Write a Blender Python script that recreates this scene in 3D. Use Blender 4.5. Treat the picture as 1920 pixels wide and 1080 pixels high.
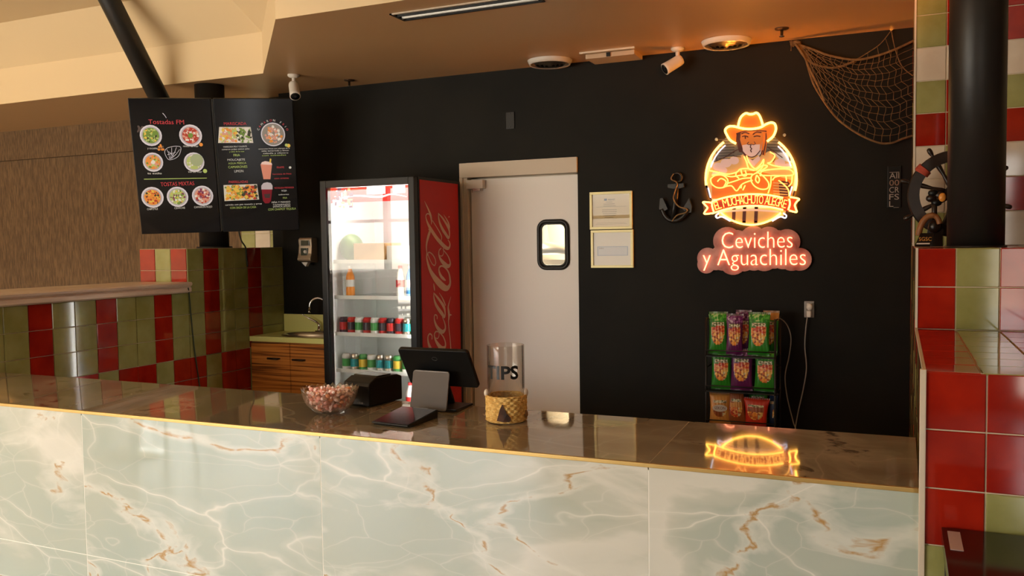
import bpy, bmesh, math, random
from mathutils import Vector, Matrix
R = math.radians
random.seed(7)
for o in list(bpy.data.objects): bpy.data.objects.remove(o)
SC = bpy.context.scene
COL = SC.collection

# ---------------------------------------------------------------- camera
F = 1620.03
YAW, PIT, ROL = 0.42104224, 0.05175341, -0.01440496
fw = Vector((-math.sin(YAW)*math.cos(PIT), math.cos(YAW)*math.cos(PIT), -math.sin(PIT)))
_rt = Vector((math.cos(YAW), math.sin(YAW), 0)); _up = _rt.cross(fw)
rt = math.cos(ROL)*_rt + math.sin(ROL)*_up
up = -math.sin(ROL)*_rt + math.cos(ROL)*_up
CAM = Vector((0, 0, 1.66))
cam = bpy.data.cameras.new('camera'); camo = bpy.data.objects.new('camera', cam); COL.objects.link(camo)
cam.sensor_width = 36; cam.lens = F/1920*36; cam.clip_start = .05; cam.clip_end = 200
bk = -fw
camo.matrix_world = Matrix(((rt.x, up.x, bk.x, CAM.x), (rt.y, up.y, bk.y, CAM.y), (rt.z, up.z, bk.z, CAM.z), (0, 0, 0, 1)))
SC.camera = camo

def ray(x, y): return rt*((x-960)/F) + up*(-(y-540)/F) + fw
def onY(x, y, Y): d = ray(x, y); return CAM + d*((Y-CAM.y)/d.y)
def onX(x, y, X): d = ray(x, y); return CAM + d*((X-CAM.x)/d.x)
def onZ(x, y, Z): d = ray(x, y); return CAM + d*((Z-CAM.z)/d.z)

# ---------------------------------------------------------------- world, daylight, exposure
SC.view_settings.view_transform = 'Standard'; SC.view_settings.look = 'None'
SC.view_settings.gamma = 1; SC.view_settings.exposure = 1.35; SC.view_settings.use_curve_mapping = False
w = bpy.data.worlds.new('daylight'); SC.world = w; w.use_nodes = True
nt = w.node_tree; nt.nodes.clear()
wo = nt.nodes.new('ShaderNodeOutputWorld'); bg = nt.nodes.new('ShaderNodeBackground')
tc = nt.nodes.new('ShaderNodeTexCoord'); sx = nt.nodes.new('ShaderNodeSeparateXYZ'); cr = nt.nodes.new('ShaderNodeValToRGB')
mp = nt.nodes.new('ShaderNodeMapRange'); mp.inputs['From Min'].default_value = -1; mp.inputs['From Max'].default_value = 1
nt.links.new(tc.outputs['Generated'], sx.inputs[0]); nt.links.new(sx.outputs['Z'], mp.inputs['Value'])
nt.links.new(mp.outputs[0], cr.inputs[0]); nt.links.new(cr.outputs[0], bg.inputs[0]); nt.links.new(bg.outputs[0], wo.inputs[0])
e = cr.color_ramp.elements
e[0].position = 0; e[0].color = (.60, .53, .43, 1)          # sunlit paving outside
e[1].position = 1; e[1].color = (.55, .66, .80, 1)          # sky
for p, c in ((.44, (.60, .55, .46, 1)), (.478, (.42, .36, .28, 1)), (.52, (.34, .32, .28, 1)), (.56, (.95, .93, .88, 1)), (.70, (.80, .86, .92, 1))):
    q = e.new(p); q.color = c
bg.inputs[1].default_value = 7.0

def portal(name, loc, rot, sx_, sy_):
    l = bpy.data.lights.new(name, 'AREA'); l.shape = 'RECTANGLE'; l.size = sx_; l.size_y = sy_; l.cycles.is_portal = True
    o = bpy.data.objects.new(name, l); o.location = loc; o.rotation_euler = rot; COL.objects.link(o)
portal('window_portal', (-7.3, -4.02, 1.45), (R(90), 0, 0), 7.0, 2.6)
portal('window_portal', (1.225, -4.02, 1.45), (R(90), 0, 0), .6, 2.6)      # storefront daylight, facing the counter

sun = bpy.data.lights.new('sun', 'SUN'); sun.energy = 9; sun.angle = R(1.0); sun.color = (1, .94, .84)
suno = bpy.data.objects.new('sun', sun); COL.objects.link(suno); suno.rotation_euler = Vector((-.25, -.66, .72)).to_track_quat('Z', 'Y').to_euler()

# ---------------------------------------------------------------- materials
MATS = {}
def mat(name, col, rough=.5, metal=0, emit=None, es=0, trans=0, ior=1.45, coat=0, alpha=1, bump=0, bscale=20, spec=None):
    if name in MATS: return MATS[name]
    m = bpy.data.materials.new(name); m.use_nodes = True; b = m.node_tree.nodes['Principled BSDF']
    b.inputs['Base Color'].default_value = (*col, 1); b.inputs['Roughness'].default_value = rough
    b.inputs['Metallic'].default_value = metal; b.inputs['IOR'].default_value = ior
    b.inputs['Transmission Weight'].default_value = trans; b.inputs['Coat Weight'].default_value = coat
    b.inputs['Coat Roughness'].default_value = .03
    if spec is not None: b.inputs['Specular IOR Level'].default_value = spec
    if emit: b.inputs['Emission Color'].default_value = (*emit, 1); b.inputs['Emission Strength'].default_value = es
    if bump:
        t = m.node_tree; n = t.nodes.new('ShaderNodeTexNoise'); n.inputs['Scale'].default_value = bscale; n.inputs['Detail'].default_value = 4
        k = t.nodes.new('ShaderNodeBump'); k.inputs['Strength'].default_value = bump; k.inputs['Distance'].default_value = .01
        c = t.nodes.new('ShaderNodeTexCoord'); t.links.new(c.outputs['Object'], n.inputs['Vector'])
        t.links.new(n.outputs[0], k.inputs['Height']); t.links.new(k.outputs[0], b.inputs['Normal'])
    MATS[name] = m; return m
def mottle(name, c1, c2, scale=5, rough=.5, stretch=(1, 1, 1), detail=6, bump=0, dist=0, metal=0, coat=0, lo=.35, hi=.65, bdist=.01):
    if name in MATS: return MATS[name]
    m = mat(name, c1, rough, metal, coat=coat); t = m.node_tree; b = t.nodes['Principled BSDF']
    c = t.nodes.new('ShaderNodeTexCoord'); g = t.nodes.new('ShaderNodeMapping'); g.inputs['Scale'].default_value = stretch
    n = t.nodes.new('ShaderNodeTexNoise'); n.inputs['Scale'].default_value = scale; n.inputs['Detail'].default_value = detail; n.inputs['Distortion'].default_value = dist
    r = t.nodes.new('ShaderNodeValToRGB'); r.color_ramp.elements[0].color = (*c1, 1); r.color_ramp.elements[1].color = (*c2, 1)
    r.color_ramp.elements[0].position = lo; r.color_ramp.elements[1].position = hi
    t.links.new(c.outputs['Object'], g.inputs[0]); t.links.new(g.outputs[0], n.inputs['Vector']); t.links.new(n.outputs[0], r.inputs[0]); t.links.new(r.outputs[0], b.inputs['Base Color'])
    if bump:
        k = t.nodes.new('ShaderNodeBump'); k.inputs['Strength'].default_value = bump; k.inputs['Distance'].default_value = bdist
        t.links.new(n.outputs[0], k.inputs['Height']); t.links.new(k.outputs[0], b.inputs['Normal'])
    return m
def clear_glass(name, tint=(1, 1, 1), refl=1.0, ior=1.5, rough=0.0):
    """thin pane: see-through with a mirror reflection that grows at grazing angles"""
    if name in MATS: return MATS[name]
    m = bpy.data.materials.new(name); m.use_nodes = True; t = m.node_tree; t.nodes.clear()
    o = t.nodes.new('ShaderNodeOutputMaterial'); mx = t.nodes.new('ShaderNodeMixShader'); tr = t.nodes.new('ShaderNodeBsdfTransparent'); gl = t.nodes.new('ShaderNodeBsdfGlossy')
    f0 = min(.6, refl*((ior-1)/(ior+1))**2); fr = t.nodes.new('ShaderNodeLayerWeight'); fr.inputs[0].default_value = .5
    pw = t.nodes.new('ShaderNodeMath'); pw.operation = 'POWER'; pw.inputs[1].default_value = 4.0; mu = t.nodes.new('ShaderNodeMath'); mu.operation = 'MULTIPLY_ADD'; mu.use_clamp = True
    mu.inputs[1].default_value = 1-f0; mu.inputs[2].default_value = f0; tr.inputs[0].default_value = (*tint, 1); gl.inputs['Roughness'].default_value = rough
    t.links.new(fr.outputs[1], pw.inputs[0]); t.links.new(pw.outputs[0], mu.inputs[0]); t.links.new(mu.outputs[0], mx.inputs[0]); t.links.new(tr.outputs[0], mx.inputs[1]); t.links.new(gl.outputs[0], mx.inputs[2]); t.links.new(mx.outputs[0], o.inputs[0])
    MATS[name] = m; return m
def emis(name, col, s): return mat(name, tuple(c*.6 for c in col), .5, emit=col, es=s)

def marble(name, A1=(.43, .50, .45), A2=(.51, .54, .46), W1=(.72, .71, .64), W2=(.78, .77, .70), GC=(.46, .27, .09)):
    m = mat(name, (.5, .55, .5), .05); t = m.node_tree; b = t.nodes['Principled BSDF']; N = t.nodes.new; L = t.links.new
    b.inputs['IOR'].default_value = 1.6; b.inputs['Coat Weight'].default_value = .3 if A1[0] < .3 else .1; b.inputs['Coat Roughness'].default_value = .01
    c = N('ShaderNodeTexCoord'); s = N('ShaderNodeSeparateXYZ'); L(c.outputs['Object'], s.inputs[0])
    d = N('ShaderNodeMath'); d.operation = 'ADD'; d.inputs[1].default_value = .725-2.3; L(s.outputs['X'], d.inputs[0])
    d2 = N('ShaderNodeMath'); d2.operation = 'DIVIDE'; d2.inputs[1].default_value = 1.278; L(d.outputs[0], d2.inputs[0])
    fl = N('ShaderNodeMath'); fl.operation = 'FLOOR'; L(d2.outputs[0], fl.inputs[0])
    of = N('ShaderNodeMath'); of.operation = 'MULTIPLY'; of.inputs[1].default_value = 3.7; L(fl.outputs[0], of.inputs[0])
    cb = N('ShaderNodeCombineXYZ'); L(of.outputs[0], cb.inputs[1]); L(of.outputs[0], cb.inputs[2])
    ad = N('ShaderNodeVectorMath'); ad.operation = 'ADD'; L(c.outputs['Object'], ad.inputs[0]); L(cb.outputs[0], ad.inputs[1])
    rot = N('ShaderNodeMapping'); rot.inputs['Rotation'].default_value = (0, R(38), R(20)); rot.inputs['Scale'].default_value = (.75, 1, 1.7); L(ad.outputs[0], rot.inputs[0])
    def noise(sc, det, dist=0, vec=None):
        n = N('ShaderNodeTexNoise'); n.inputs['Scale'].default_value = sc; n.inputs['Detail'].default_value = det; n.inputs['Distortion'].default_value = dist; L((vec or rot).outputs[0], n.inputs['Vector']); return n
    def ramp(src, pts):
        r = N('ShaderNodeValToRGB'); L(src.outputs[0], r.inputs[0]); e = r.color_ramp.elements
        e[0].position, e[0].color = pts[0][0], (*[pts[0][1]]*3, 1); e[1].position, e[1].color = pts[-1][0], (*[pts[-1][1]]*3, 1)
        for p, v in pts[1:-1]: q = e.new(p); q.color = (v, v, v, 1)
        return r
    def mixc(fac, a, bb):
        x = N('ShaderNodeMix'); x.data_type = 'RGBA'; L(fac.outputs[0], x.inputs[0])
        for i, v in ((6, a), (7, bb)):
            if isinstance(v, tuple): x.inputs[i].default_value = (*v, 1)
            else: L(v, x.inputs[i])
        return x.outputs[2]
    # warp
    wn = N('ShaderNodeTexNoise'); wn.inputs['Scale'].default_value = 1.3; wn.inputs['Detail'].default_value = 4; wn.inputs['Roughness'].default_value = .45; L(rot.outputs[0], wn.inputs['Vector'])
    wa = N('ShaderNodeVectorMath'); wa.operation = 'MULTIPLY_ADD'; wa.inputs[1].default_value = (.8, .8, .8); L(wn.outputs['Color'], wa.inputs[0]); L(rot.outputs[0], wa.inputs[2])
    base = mixc(ramp(noise(1.1, 3, .4), ((.38, 0), (.62, 1))), A1, A2)
    soft = ramp(noise(1.1, 6, .5), ((.52, 0), (.575, .40), (.60, .95), (.66, .8), (.72, .15)))
    c1 = mixc(soft, base, W1)
    vor = N('ShaderNodeTexVoronoi'); vor.feature = 'DISTANCE_TO_EDGE'; vor.inputs['Scale'].default_value = 1.7; L(wa.outputs[0], vor.inputs['Vector'])
    vmask = ramp(noise(1.6, 2), ((.42, .25), (.58, 1)))
    vv = N('ShaderNodeMath'); vv.operation = 'MULTIPLY'; L(ramp(vor, ((0, .95), (.003, .7), (.010, .22), (.05, 0))).outputs[0], vv.inputs[0]); L(vmask.outputs[0], vv.inputs[1])
    c2 = mixc(vv, c1, W2)
    v2 = N('ShaderNodeTexVoronoi'); v2.feature = 'DISTANCE_TO_EDGE'; v2.inputs['Scale'].default_value = 3.4; L(wa.outputs[0], v2.inputs['Vector'])
    c3 = mixc(ramp(v2, ((0, .5), (.003, .28), (.01, .06), (.04, 0))), c2, W1)
    # golden-brown veins: thin band x patchy mask
    g = noise(.8, 7, .5, wa); g1 = ramp(g, ((.4935, 0), (.498, 1), (.502, 1), (.5065, 0)))
    gm = ramp(noise(12, 6), ((.47, 0), (.56, 1))); mm = N('ShaderNodeMath'); mm.operation = 'MULTIPLY'; L(g1.outputs[0], mm.inputs[0]); L(gm.outputs[0], mm.inputs[1])
    g2 = ramp(g, ((.47, 0), (.495, .6), (.505, .6), (.53, 0)))
    c4 = mixc(g2, c3, W2); c5 = mixc(mm, c4, GC)
    L(c5, b.inputs['Base Color'])
    return m

def zebra(name):
    m = mat(name, (.4, .15, .03), .35); t = m.node_tree; b = t.nodes['Principled BSDF']
    c = t.nodes.new('ShaderNodeTexCoord'); g = t.nodes.new('ShaderNodeMapping'); g.inputs['Scale'].default_value = (1.2, 1.2, 60)
    n = t.nodes.new('ShaderNodeTexNoise'); n.inputs['Scale'].default_value = 1.4; n.inputs['Detail'].default_value = 6
    r = t.nodes.new('ShaderNodeValToRGB'); e = r.color_ramp.elements; e[0].position = .36; e[0].color = (.13, .035, .008, 1); e[1].position = .62; e[1].color = (.62, .25, .05, 1)
    q = e.new(.47); q.color = (.42, .14, .025, 1)
    t.links.new(c.outputs['Object'], g.inputs[0]); t.links.new(g.outputs[0], n.inputs[0]); t.links.new(n.outputs[0], r.inputs[0]); t.links.new(r.outputs[0], b.inputs['Base Color'])
    return m

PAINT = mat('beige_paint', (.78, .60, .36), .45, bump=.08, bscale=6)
DARKP = mat('dark_red_paint', (.10, .035, .02), .5)  # kept dark on the unseen walls to cut their bounce light
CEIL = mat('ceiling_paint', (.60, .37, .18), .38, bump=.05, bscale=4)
BLACKW = mottle('black_wall_paint', (.0065, .006, .0045), (.010, .009, .0065), 3, .6, bump=.15, bdist=.004); BLACKW.node_tree.nodes['Principled BSDF'].inputs['Specular IOR Level'].default_value = .18
REDT = mottle('red_glaze', (.26, .010, .005), (.40, .020, .007), 7, .06, lo=.3, hi=.7)
OLIVET = mottle('olive_glaze', (.26, .255, .075), (.35, .345, .13), 6, .07)
WHITET = mottle('cream_glaze', (.66, .55, .42), (.76, .66, .52), 6, .07)
GROUT = mat('grout', (.66, .55, .38), .8)
BLACK = mat('black_plastic', (.007, .007, .007), .38, spec=.3)
BLACKG = mat('black_gloss', (.008, .008, .008), .12)
BLACKM = mat('black_metal', (.016, .015, .014), .4, .0)
GOLD = mat('brass_trim', (.55, .37, .13), .42, .8)
CHROME = mat('chrome', (.75, .74, .72), .15, 1)
STEEL = mat('brushed_steel', (.60, .56, .50), .3, 1)
WHITE = mat('white_plastic', (.74, .70, .64), .4)
DOORW = mat('white_door_laminate', (.86, .83, .79), .42, bump=.03, bscale=3)
CREAMP = mat('cream_trim_paint', (.66, .57, .45), .5)
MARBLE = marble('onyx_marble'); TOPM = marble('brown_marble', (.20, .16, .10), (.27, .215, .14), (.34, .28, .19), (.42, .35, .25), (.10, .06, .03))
JOINT = mat('marble_joint', (.88, .86, .78), .5)
STONE = mottle('travertine', (.56, .40, .30), (.74, .60, .48), 10, .3, (1, .25, 3))
ZEBRA = zebra('zebrano')
LIME = mat('lime_laminate', (.74, .74, .28), .3)
BROWNB = mottle('rough_brown_wall', (.105, .060, .028), (.20, .118, .055), 45, .85, (1.6, 1.6, .25), bump=.7)
FLOORM = mottle('polished_floor', (.42, .38, .32), (.56, .51, .44), 2, .3)

# ---------------------------------------------------------------- builders
class B:
    def __init__(s): s.bm = bmesh.new(); s.ms = []
    def mi(s, m):
        if m not in s.ms: s.ms.append(m)
        return s.ms.index(m)
    def face(s, pts, m, smooth=False):
        vs = [s.bm.verts.new(p) for p in pts]
        try: f = s.bm.faces.new(vs); f.material_index = s.mi(m); f.smooth = smooth; return f
        except ValueError: return None
    def box(s, c, d, m, rot=None, bev=0):
        c = Vector(c); h = Vector(d)/2; t = bmesh.new()
        bmesh.ops.create_cube(t, size=1); bmesh.ops.scale(t, vec=Vector(d), verts=t.verts)
        if bev: bmesh.ops.bevel(t, geom=t.edges[:], offset=bev, segments=2, affect='EDGES', profile=.7)
        M = Matrix.Translation(c) @ (rot.to_4x4() if rot else Matrix.Identity(4))
        s.merge(t, M, m); return s
    def box2(s, a, b, m, bev=0):
        a = Vector(a); b = Vector(b); return s.box((a+b)/2, [abs(v) for v in (b-a)], m, bev=bev)
    def merge(s, t, M, m=None, smooth=False):
        k = s.mi(m) if m else 0; vm = {}
        for v in t.verts: vm[v] = s.bm.verts.new(M @ v.co)
        for f in t.faces:
            try: g = s.bm.faces.new([vm[v] for v in f.verts]); g.material_index = k; g.smooth = smooth
            except ValueError: pass
        t.free()
    def tube(s, pts, r, m, n=8, closed=False, cap=True, smooth=True):
        pts = [Vector(p) for p in pts]; k = s.mi(m); N = len(pts); rings = []
        rr = r if hasattr(r, '__len__') else [r]*N
        ref = None
        for i, p in enumerate(pts):
            if closed: t = pts[(i+1) % N]-pts[i-1]
            else: t = pts[min(i+1, N-1)]-pts[max(i-1, 0)]
            if t.length < 1e-9: t = Vector((0, 0, 1))
            t.normalize()
            if ref is None: ref = t.orthogonal().normalized()
            ref = (ref - t*ref.dot(t)); ref = ref.normalized() if ref.length > 1e-6 else t.orthogonal().normalized()
            b2 = t.cross(ref)
            rings.append([s.bm.verts.new(p+(ref*math.cos(a)+b2*math.sin(a))*rr[i]) for a in [2*math.pi*j/n for j in range(n)]])
        for i in range(N if closed else N-1):
            A, Bq = rings[i], rings[(i+1) % N]
            for j in range(n):
                try: f = s.bm.faces.new((A[j], A[(j+1) % n], Bq[(j+1) % n], Bq[j])); f.material_index = k; f.smooth = smooth
                except ValueError: pass
        if cap and not closed:
            for q in (rings[0][::-1], rings[-1]):
                try: f = s.bm.faces.new(q); f.material_index = k
                except ValueError: pass
        return s
    def lathe(s, prof, c, m, n=32, axis=None, smooth=True, cap=True):
        c = Vector(c); Q = Vector((0, 0, 1)).rotation_difference(Vector(axis)).to_matrix() if axis else Matrix.Identity(3)
        k = s.mi(m); rings = []
        for r, z in prof: rings.append([s.bm.verts.new(c+Q@Vector((max(r, 1e-5)*math.cos(2*math.pi*j/n), max(r, 1e-5)*math.sin(2*math.pi*j/n), z))) for j in range(n)])
        for A, Bq in zip(rings, rings[1:]):
            for j in range(n): f = s.bm.faces.new((A[j], A[(j+1) % n], Bq[(j+1) % n], Bq[j])); f.material_index = k; f.smooth = smooth
        if cap:
            for q in (rings[0][::-1], rings[-1]): f = s.bm.faces.new(q); f.material_index = k
        return s
    def prism(s, pts, en, th, m, m2=None):
        """planar 3D outline pts, extruded by th along en"""
        pts = [Vector(p) for p in pts]; en = Vector(en); k = s.mi(m); k2 = s.mi(m2) if m2 else k; n = len(pts)
        a = [s.bm.verts.new(p+en*th) for p in pts]; b = [s.bm.verts.new(p) for p in pts]
        f = s.bm.faces.new(a); f.material_index = k; f = s.bm.faces.new(b[::-1]); f.material_index = k2
        for i in range(n): f = s.bm.faces.new((b[i], b[(i+1) % n], a[(i+1) % n], a[i])); f.material_index = k2
        return s
    def sphere(s, c, r, m, sub=2, sc=(1, 1, 1), rot=None):
        t = bmesh.new(); bmesh.ops.create_icosphere(t, subdivisions=sub, radius=r)
        M = Matrix.Translation(Vector(c)) @ (rot.to_4x4() if rot else Matrix.Identity(4)) @ Matrix.Diagonal((*sc, 1)); s.merge(t, M, m, True); return s
    def text(s, txt, O, ex, ey, size, m, depth=.002, offset=0, align='CENTER', spacing=1, width=None, font_h=None):
        cu = bpy.data.curves.new('t', 'FONT'); cu.body = txt; cu.size = size; cu.extrude = depth/2; cu.offset = offset; cu.align_x = align; cu.align_y = 'CENTER'
        cu.space_character = spacing; cu.resolution_u = 3
        ob = bpy.data.objects.new('t', cu); COL.objects.link(ob); bpy.context.view_layer.update()
        me = bpy.data.meshes.new_from_object(ob.evaluated_get(bpy.context.evaluated_depsgraph_get())); t = bmesh.new(); t.from_mesh(me)
        bpy.data.objects.remove(ob); bpy.data.curves.remove(cu); bpy.data.meshes.remove(me)
        ex = Vector(ex).normalized(); ey = Vector(ey).normalized(); en = ex.cross(ey)
        if width and t.verts:
            xs = [v.co.x for v in t.verts]; W = max(xs)-min(xs); cx = (max(xs)+min(xs))/2
            for v in t.verts: v.co.x = (v.co.x-cx)*width/W
        O = Vector(O)+en*depth/2
        M = Matrix(((ex.x, ey.x, en.x, O.x), (ex.y, ey.y, en.y, O.y), (ex.z, ey.z, en.z, O.z), (0, 0, 0, 1)))
        s.merge(t, M, m); return s
    def build(s, name, parent=None, org=None, bevel=0, sub=0):
        """vertices are in world space; the origin is put at org or at the parent's position"""
        o0 = Vector(org) if org is not None else (parent['_o'] if False else (WORG.get(parent.name, Vector()) if parent else Vector()))
        for v in s.bm.verts: v.co -= o0
        bmesh.ops.recalc_face_normals(s.bm, faces=s.bm.faces[:]) if not getattr(s, 'keep', False) else None
        me = bpy.data.meshes.new(name); s.bm.to_mesh(me); s.bm.free()
        for m in s.ms: me.materials.append(m)
        o = bpy.data.objects.new(name, me); COL.objects.link(o)
        if parent: o.parent = parent; o.location = o0-WORG.get(parent.name, Vector()); WORG[o.name] = o0
        else: o.location = o0; WORG[o.name] = o0
        if bevel:
            md = o.modifiers.new('bevel', 'BEVEL'); md.width = bevel; md.segments = 2; md.limit_method = 'ANGLE'
        return o
WORG = {}
def tag(o, label=None, cat=None, group=None, kind=None):
    if label: o['label'] = label
    if cat: o['category'] = cat
    if group: o['group'] = group
    if kind: o['kind'] = kind
    return o
def empty(name, loc, label=None, cat=None, group=None, kind=None):
    o = bpy.data.objects.new(name, None); o.location = loc; o.empty_display_size = .05; COL.objects.link(o); WORG[o.name] = Vector(loc)
    return tag(o, label, cat, group, kind)
def copy_tree(o, parent=None):
    c = o.copy(); COL.objects.link(c)
    if parent: c.parent = parent
    for ch in [x for x in COL.objects if x.parent == o]: copy_tree(ch, c)
    return c
def smooth_path(pts, k=6, closed=False):
    P = [Vector(p) for p in pts]; n = len(P); out = []
    for i in range(n if closed else n-1):
        if closed: a, b, c, d = P[i-1], P[i], P[(i+1) % n], P[(i+2) % n]
        else: a, b, c, d = P[max(i-1, 0)], P[i], P[i+1], P[min(i+2, n-1)]
        for j in range(k):
            t = j/k; out.append(.5*((2*b)+(c-a)*t+(2*a-5*b+4*c-d)*t*t+(3*b-a-3*c+d)*t**3))
    if not closed: out.append(P[-1])
    return out
def brush(b, pts, m, fmap, scale, th=.001, base=.0, en=(1, 0, 0)):
    """pts: (x, y, w) in drawing units; fmap(x, y) -> world point on the plane; scale: world size of one unit"""
    sp = smooth_path([Vector(p) for p in pts], 5); en = Vector(en); W = [fmap(p.x, p.y) for p in sp]
    L, Rr = [], []
    for i, p in enumerate(sp):
        t = W[min(i+1, len(W)-1)]-W[max(i-1, 0)]
        if t.length < 1e-9: continue
        nrm = en.cross(t).normalized()*p.z*scale/2
        L.append(W[i]+nrm+en*(base+th)); Rr.append(W[i]-nrm+en*(base+th))
    for i in range(len(L)-1):
        b.face((L[i], Rr[i], Rr[i+1], L[i+1]), m)
        b.face((L[i], L[i+1], L[i+1]-en*th, L[i]-en*th), m); b.face((Rr[i+1], Rr[i], Rr[i]-en*th, Rr[i+1]-en*th), m)
    for k in (0, -1):
        r = (L[k]-Rr[k]).length/2; c = (L[k]+Rr[k])/2; u = (L[k]-Rr[k]).normalized() if r > 1e-6 else None
        if u is not None:
            v = en.cross(u); b.face([c+u*r*math.cos(a*math.pi/5)+v*r*math.sin(a*math.pi/5) for a in range(10)], m)
def tiles(b, O, eu, ev, us, vs, colf, th=.006, gap=.004, bev=.0022, grout=GROUT, back=True):
    O = Vector(O); eu = Vector(eu); ev = Vector(ev); en = eu.cross(ev).normalized()
    if back: b.face([O+eu*us[0]+ev*vs[0]+en*.001, O+eu*us[-1]+ev*vs[0]+en*.001, O+eu*us[-1]+ev*vs[-1]+en*.001, O+eu*us[0]+ev*vs[-1]+en*.001], grout)
    for i in range(len(us)-1):
        for j in range(len(vs)-1):
            m = colf(i, j)
            if m is None: continue
            u0, u1 = us[i]+gap/2, us[i+1]-gap/2; v0, v1 = vs[j]+gap/2, vs[j+1]-gap/2
            if u1-u0 < .008 or v1-v0 < .008: continue
            ta, tb = random.uniform(-.0005, .0005), random.uniform(-.0005, .0005); tl = [0, ta, ta+tb, tb]
            P = [(u0, v0), (u1, v0), (u1, v1), (u0, v1)]; Q = [(u0+bev, v0+bev), (u1-bev, v0+bev), (u1-bev, v1-bev), (u0+bev, v1-bev)]
            A = [O+eu*p[0]+ev*p[1] for p in P]; A1 = [p+en*(th-bev) for p in A]; C = [O+eu*q[0]+ev*q[1]+en*(th+tl[k]) for k, q in enumerate(Q)]
            b.face(C, m)
            for k in range(4):
                k2 = (k+1) % 4; b.face((A1[k], A1[k2], C[k2], C[k]), m, True); b.face((A[k], A[k2], A1[k2], A1[k]), m)
def frange(a, step, n): return [a+step*i for i in range(n+1)]

# ================================================================ THE ROOM
WY = 5.82; CZ = 2.925; UZ = 3.50; XL = -4.706; S = .1585
def struct(o): o['kind'] = 'structure'; return o
b = B(); b.box2((-12, -4.2, -.1), (3.2, 7, 0), FLOORM); struct(b.build('floor'))
# black back wall with a doorway cut out of it
DX0, DX1, DZ = -2.957, -2.084, 2.155
b = B()
b.box2((-4.70, WY, 0), (DX0-.06, WY+.12, CZ+.05), BLACKW); b.box2((DX0-.06, WY, DZ+.11), (DX1, WY+.12, CZ+.05), BLACKW); b.box2((DX1, WY, 0), (.075, WY+.12, CZ+.05), BLACKW)
struct(b.build('wall_back'))
# brown wall beyond the half wall
b = B(); b.box2((-12, 6.34, 0), (-4.75, 6.46, CZ), BROWNB)
b.box2((-12, 6.29, 2.62), (-5.48, 6.34, CZ), BROWNB); struct(b.build('wall_far'))
b = B(); b.box2((-4.9, 5.94, 0), (-4.70, 6.46, CZ), BLACKW); struct(b.build('wall_inner'))
b = B(); b.box2((-5.47, 6.2, 0), (-4.9, 6.34, CZ), GROUT)
def cf(i, j): return [OLIVET, WHITET, CREAMP][i]
tiles(b, (-5.47, 6.2, .02), (1, 0, 0), (0, 0, 1), [0, .16, .33, .57], frange(0, .16, 18), lambda i, j: [OLIVET, WHITET, OLIVET][i] if (j % 4) else [REDT, OLIVET, WHITET][i])
struct(b.build('wall_pilaster'))
b = B(); b.box2((3.1, -4.2, 0), (3.22, 6, 3.6), DARKP); b.box2((1.0, 5.94, 0), (3.2, 6.06, 3.6), DARKP); struct(b.build('wall_right'))
b = B(); b.box2((-12.1, -4.2, 0), (-12, 7, 3.6), PAINT); struct(b.build('wall_left'))
# ceilings
dd = Vector((1.07, -1.165, 0)).normalized(); bis = (Vector((-1, 0, 0))+dd).normalized()
c0 = Vector((-4.25, 5.095, 0)); c1 = Vector((-3.18, 3.93, 0)); FZ = 3.225
b = B()
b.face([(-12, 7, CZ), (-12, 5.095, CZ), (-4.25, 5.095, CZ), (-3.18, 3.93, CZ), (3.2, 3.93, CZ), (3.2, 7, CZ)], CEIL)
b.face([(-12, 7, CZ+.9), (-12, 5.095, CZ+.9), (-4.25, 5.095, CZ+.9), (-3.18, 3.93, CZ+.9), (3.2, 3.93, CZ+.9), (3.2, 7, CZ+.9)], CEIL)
b.keep = True
struct(b.build('ceiling'))
b = B(); b.keep = True
def quad(p, q, z0, z1, m): b.face([(p[0], p[1], z0), (q[0], q[1], z0), (q[0], q[1], z1), (p[0], p[1], z1)], m)
quad((-12, 5.095), c0, CZ, FZ, PAINT); quad(c0, c1, CZ, FZ, PAINT); quad(c1, (3.2, 3.93), CZ, UZ+.02, PAINT)
struct(b.build('trim_1'))
b = B(); b.keep = True
rise = UZ-FZ; d = rise/.93                         # sloped coves up to the flat upper ceiling
hip = c0+bis*(d/abs(bis.y)); nd = Vector((-dd.y, dd.x, 0)); nd = nd if nd.dot(Vector((-1, -1, 0))) > 0 else -nd
e1 = c1+nd*d
b.face([(-12, 5.095, FZ), (-4.25, 5.095, FZ), (hip.x, hip.y, UZ), (-12, hip.y, UZ)], PAINT)
b.face([(-4.25, 5.095, FZ), (-3.18, 3.93, FZ), (c1.x+dd.x*1.5, c1.y+dd.y*1.5, FZ), (e1.x+dd.x*1.5, e1.y+dd.y*1.5, UZ), (e1.x, e1.y, UZ), (hip.x, hip.y, UZ)], PAINT)
b.face([(-12, hip.y, UZ), (hip.x, hip.y, UZ), (e1.x+dd.x*1.5, e1.y+dd.y*1.5, UZ), (3.2, e1.y+dd.y*1.5, UZ), (3.2, -4.2, UZ), (-12, -4.2, UZ)], PAINT)
b.face([(c1.x, c1.y, UZ), (3.2, 3.93, UZ), (3.2, e1.y+dd.y*1.5, UZ), (e1.x+dd.x*1.5, e1.y+dd.y*1.5, UZ)], PAINT)
b.face([(-12, -4.3, UZ+.1), (3.2, -4.3, UZ+.1), (3.2, 5.2, UZ+.1), (-12, 5.2, UZ+.1)], PAINT)
struct(b.build('ceiling_upper'))
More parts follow.
